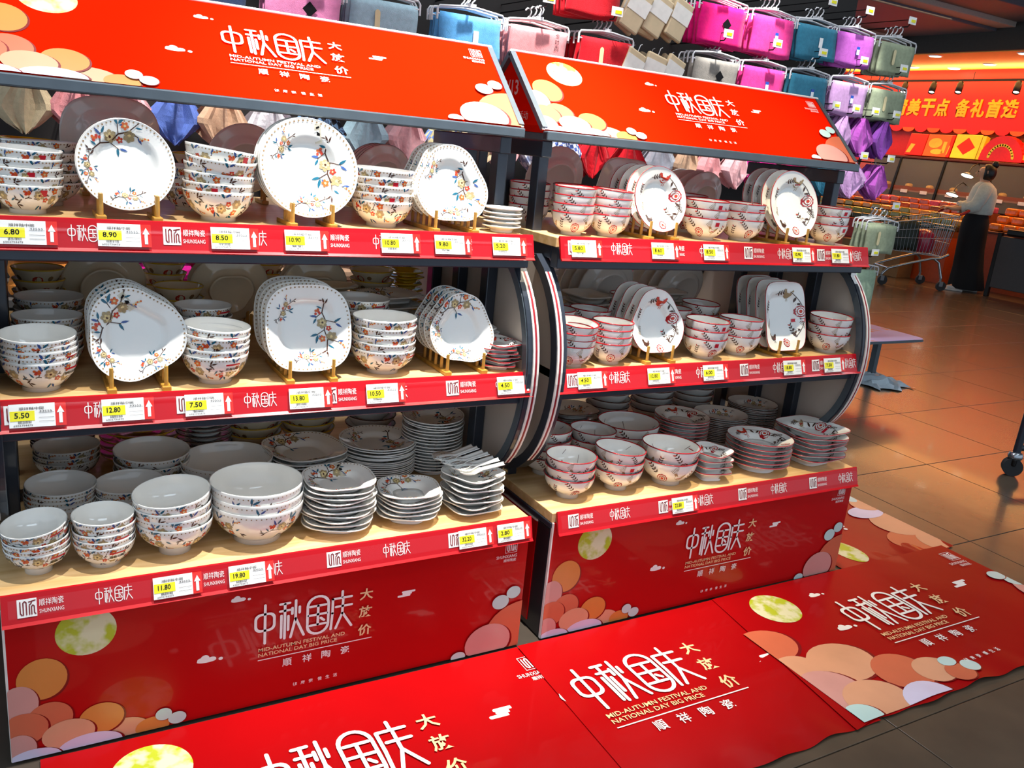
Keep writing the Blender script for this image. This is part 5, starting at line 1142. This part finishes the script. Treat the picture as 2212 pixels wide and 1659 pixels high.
for v in bm.verts: v.co = (v.co.x*.34*(1-.12*(v.co.z+.5)), v.co.y*.26, v.co.z*.34+.03*math.sin(v.co.x*9+v.co.y*7))
m = MB(); m.bm(bm, 0, True); p = CM_ @ Vector((.14, .03, .0)); o = build('shopping_bag', m, DKG, None, loc=(p.x, p.y, .645), rot=(0, 0, 2.6), label='dark green bag lying in the shopping cart', cat='bag')
m = MB(); m.tube([(-.06, 0, .16), (-.04, 0, .23), (.04, 0, .23), (.06, 0, .16)], .008, 6); build('bag_handle', m, DKG, o)
p = CM_ @ Vector((-.16, .0, .0))
m = MB(); m.lathe([(.0001, 0), (.11, 0), (.135, .03), (.14, .17), (.12, .24), (.06, .285), (.0001, .29)], 20); o = build('polka_pack', m, POLK, None, loc=(p.x, p.y, .445), label='pink rounded package with white dots in the shopping cart', cat='package')
m = MB()
for k in range(24):
    a = k*2.4; zz = .2+.08*((k*.37) % 1); rad = .135-(zz-.2)*.75
    m.poly([((rad+.003)*math.cos(a)+x*-math.sin(a), (rad+.003)*math.sin(a)+x*math.cos(a), zz+y_) for x, y_ in ell(0, 0, .009, .009, 8)])
build('dots', m, WHITE, o)
# ------------------------------------------------------------------ shopper
SKIN = mat('skin', '#d9a583', 0.5, var=.04); HAIR = mat('black_hair', '#120e0d', 0.45, bump=.4, bscale=90); KNIT = mat('white_knit', '#c9cfc6', 0.9, bump=.8, bscale=70, sheen=.3); SKRT = mat('black_skirt', '#0e0c10', 0.85, bump=.3, bscale=30); SHOE = mat('pale_shoe', '#cfcac4', 0.5)
th_ = math.atan2(.752, -.64)
per = empty('person', (10.72, 5.02, 0), (0, 0, th_), label='shopper in white knit top and long black skirt pushing the cart', cat='person')
# the continuous body: pelvis root, legs in stride, spine, neck, head, arms to the handle
J = {'pel': (0, 0, .92, .12), 'sp': (.0, 0, 1.08, .11), 'ch': (.0, 0, 1.25, .125), 'nk': (.0, 0, 1.39, .048), 'hd0': (.015, 0, 1.44, .055), 'hd1': (.025, 0, 1.50, .085), 'hd2': (.015, 0, 1.57, .075),
     'hl': (0, .09, .86, .085), 'kl': (.05, .08, .48, .05), 'al': (.02, .09, .09, .038), 'tl': (.15, .09, .035, .03), 'hr': (0, -.09, .86, .085), 'kr': (-.02, -.08, .48, .05), 'ar': (-.17, -.09, .10, .038), 'tr': (-.05, -.09, .035, .03),
     'sl': (0, .165, 1.33, .052), 'el': (.07, .215, 1.08, .040), 'wl': (.30, .17, 1.02, .027), 'pl': (.35, .165, 1.03, .030), 'sr': (0, -.165, 1.33, .052), 'er': (.09, -.21, 1.08, .040), 'wr': (.31, -.17, 1.02, .027), 'pr': (.36, -.165, 1.03, .030)}
ED = [('pel', 'sp'), ('sp', 'ch'), ('ch', 'nk'), ('nk', 'hd0'), ('hd0', 'hd1'), ('hd1', 'hd2'), ('pel', 'hl'), ('hl', 'kl'), ('kl', 'al'), ('al', 'tl'), ('pel', 'hr'), ('hr', 'kr'), ('kr', 'ar'), ('ar', 'tr'), ('ch', 'sl'), ('sl', 'el'), ('el', 'wl'), ('wl', 'pl'), ('ch', 'sr'), ('sr', 'er'), ('er', 'wr'), ('wr', 'pr')]
for s_, w_ in (('l', 1), ('r', -1)):
    px_, py_, pz_, _ = J['p'+s_]
    for q in range(4):
        a = f'f{s_}{q}'; J[a] = (px_+.035, py_+(q-1.5)*.017, pz_+.006, .0095); J[a+'b'] = (px_+.062-abs(q-1.4)*.005, py_+(q-1.5)*.018, pz_-.006, .0085); J[a+'c'] = (px_+.052, py_+(q-1.5)*.018, pz_-.030, .0075); ED += [('p'+s_, a), (a, a+'b'), (a+'b', a+'c')]
    J['t'+s_+'h'] = (px_+.012, py_-w_*.034, pz_-.010, .011); J['t'+s_+'h2'] = (px_+.040, py_-w_*.040, pz_-.028, .009); ED += [('p'+s_, 't'+s_+'h'), ('t'+s_+'h', 't'+s_+'h2')]
KJ = list(J); bmsh = bpy.data.meshes.new('body'); bmsh.from_pydata([J[k][:3] for k in KJ], [(KJ.index(a), KJ.index(b_)) for a, b_ in ED], [])
body = obj('body', bmsh, per)
sk = body.modifiers.new('skin', 'SKIN'); sk.use_smooth_shade = True
for i, k in enumerate(KJ):
    r_ = J[k][3]; bmsh.skin_vertices[0].data[i].radius = (r_, r_*(1.12 if k.startswith('hd') else 1)); bmsh.skin_vertices[0].data[i].use_root = (k == 'pel')
ss = body.modifiers.new('sub', 'SUBSURF'); ss.levels = 2; ss.render_levels = 2
bpy.context.view_layer.update()
me2 = bpy.data.meshes.new_from_object(body.evaluated_get(bpy.context.evaluated_depsgraph_get())); body.modifiers.clear(); body.data = me2; me2.materials.clear(); me2.materials.append(SKIN)
for p_ in me2.polygons: p_.use_smooth = True; p_.material_index = 0
def loft(secs, n=24, mi=0, cap=True):
    m = MB(); vs = []; fs = []
    for (cx, cy, cz, rx, ry) in secs:
        for k in range(n): a = 2*PI*k/n; vs.append((cx+rx*math.cos(a), cy+ry*math.sin(a), cz))
    for i in range(len(secs)-1):
        for k in range(n): fs.append((i*n+k, i*n+(k+1) % n, (i+1)*n+(k+1) % n, (i+1)*n+k))
    m.faces(vs, fs, mi, True); return m
m = loft([(-.06, 0, .035, .20, .17), (-.06, 0, .06, .215, .18), (-.035, 0, .30, .18, .165), (-.01, 0, .55, .165, .165), (0, 0, .78, .165, .18), (0, 0, .90, .155, .175), (0, 0, .99, .125, .145), (0, 0, 1.02, .12, .14)], 36)
for i, v in enumerate(m.v):
    a = math.atan2(v[1], v[0]); f_ = 1+.045*math.sin(9*a)*max(0, 1-v[2]/.9); m.v[i] = (v[0]*f_, v[1]*f_, v[2])
build('skirt', m, SKRT, per)
m = loft([(0, 0, .985, .150, .175), (0, 0, 1.0, .168, .195), (-.01, 0, 1.10, .165, .195), (-.015, 0, 1.22, .16, .195), (-.01, 0, 1.31, .135, .19), (0, 0, 1.36, .095, .13), (.0, 0, 1.385, .062, .075), (0, 0, 1.39, .056, .068)], 28)
sw = build('knit_top', m, KNIT, per)
for s_ in (1, -1):
    m = MB(); m.tube([(-.005, .12*s_, 1.315), (0, .175*s_, 1.30), (.035, .20*s_, 1.18), (.075, .218*s_, 1.085), (.15, .205*s_, 1.055), (.185, .198*s_, 1.05)], [.07, .085, .080, .082, .072, .070], 14); m.tube([(.180, .199*s_, 1.05), (.215, .192*s_, 1.042)], [.078, .074], 14)
    build('sleeve', m, KNIT, sw)
m = MB(); m.lathe([(.0001, 1.605), (.045, 1.598), (.085, 1.565), (.102, 1.515), (.098, 1.465), (.08, 1.425), (.05, 1.40)], 20, cx=-.006); hr = build('hair', m, HAIR, per)
for i, v in enumerate(hr.data.vertices):
    if v.co.x > .045 and v.co.z < 1.575: v.co.x = .045-(v.co.x-.045)*.2
m = MB(); m.lathe([(.0001, .045), (.03, .04), (.045, .0), (.03, -.035), (.0001, -.04)], 14, z0=1.60, cx=-.075); build('hair_bun', m, HAIR, hr)
m = MB()
for s_ in (1, -1):
    m.lathe([(.0001, .008), (.010, 0), (.0001, -.008)], 8, 1, z0=1.505, cx=.103, cy=.032*s_)
    m.tube([(.0, .086*s_, 1.525), (.008, .094*s_, 1.515), (.004, .093*s_, 1.49), (-.002, .086*s_, 1.48)], .008, 6, 0)
m.tube([(.105, 0, 1.505), (.124, 0, 1.478), (.110, 0, 1.470)], [.008, .012, .009], 8, 0); m.tube([(.102, .022, 1.448), (.110, 0, 1.447), (.102, -.022, 1.448)], .006, 6, 2)
build('face', m, [SKIN, INK, mat('lips', '#b0605a', .5)], per)
for s_, x, y in ((1, .07, .09), (-1, -.13, -.09)):
    m = MB(); m.box(-.09, .13, -.042, .042, .0005, .022, c=.008); m.box(-.085, .10, -.038, .038, .015, .065, c=.018); build('shoe', m, SHOE, per, loc=(x, y, 0))
# ------------------------------------------------------------------ small stand and rolling rack on the right
STT = mat('stand_print', '#c9bdee', 0.5, hex2='#e08a3a', thr=(.60, .68), scale=7, coat=.05, spec=.2)
st_ = empty('low_stand', (4.79, 1.86, 0), label='low display stand with a lilac and orange printed top', cat='stand')
m = MB(); pts = []
for cxx, cyy, a0 in ((.27, .20, 0), (-.27, .20, PI/2), (-.27, -.20, PI), (.27, -.20, 1.5*PI)): pts += [(cxx+.06*math.cos(a0+PI/2*k/5), cyy+.06*math.sin(a0+PI/2*k/5)) for k in range(6)]
m.prism(pts, 'z', .335, .350); tp = build('top', m, STEEL2, st_); m = MB(); m.prism([(x*.985, y*.985) for x, y in pts], 'z', .3502, .352); build('printed_sheet', m, STT, tp)
for x in (-.28, .20):
    m = MB(); m.box(x-.02, x+.02, -.02, .02, .0, .335, c=.003); build('leg', m, STEEL2, st_)
m = MB(); rr = random.Random(3); vs = []; n = 10
for j in range(n+1):
    for i in range(n+1): vs.append((.06+.32*i/n, -.20+.32*j/n+.04*math.sin(i), .003+.035*rr.random()*(1 if 0 < i < n and 0 < j < n else .3)+.05*math.exp(-((i-5)**2+(j-6)**2)/6)))
m.faces(vs, [(j*(n+1)+i, j*(n+1)+i+1, (j+1)*(n+1)+i+1, (j+1)*(n+1)+i) for j in range(n) for i in range(n)], 0, False); build('crumpled_paper', m, mat('pale_paper', '#cfdde6', .6), st_)
rk_ = empty('rolling_rack', (4.17, .40, 0), label='rolling rack on black casters, mostly outside the right edge', cat='rack')
m = MB(); m.tube([(.02, 0, .115), (.05, -.01, 1.45), (.90, -.34, 1.45), (.90, -.35, .115)], .018, 12); m.tube([(.02, 0, .14), (.9, -.35, .14)], .016, 10); build('frame', m, STEEL, rk_)
for cxx, cyy in ((0, 0), (.9, -.35)):
    m = MB(); m.lathe([(.0001, .085), (.030, .085), (.034, .095), (.030, .112), (.016, .118), (.0001, .118)], 18, cx=cxx+.018, cy=cyy); cr = build('caster_collar', m, CHR, rk_)
    m = MB(); m.tube([(cxx+.012-.016, cyy-.014, .045), (cxx+.012+.016, cyy+.014, .045)], .0445, 22); build('wheel', m, RUB, cr)
    m = MB(); m.box(cxx-.012, cxx+.036, cyy-.022, cyy+.022, .05, .09, c=.008); build('wheel_hood', m, BLK, cr)
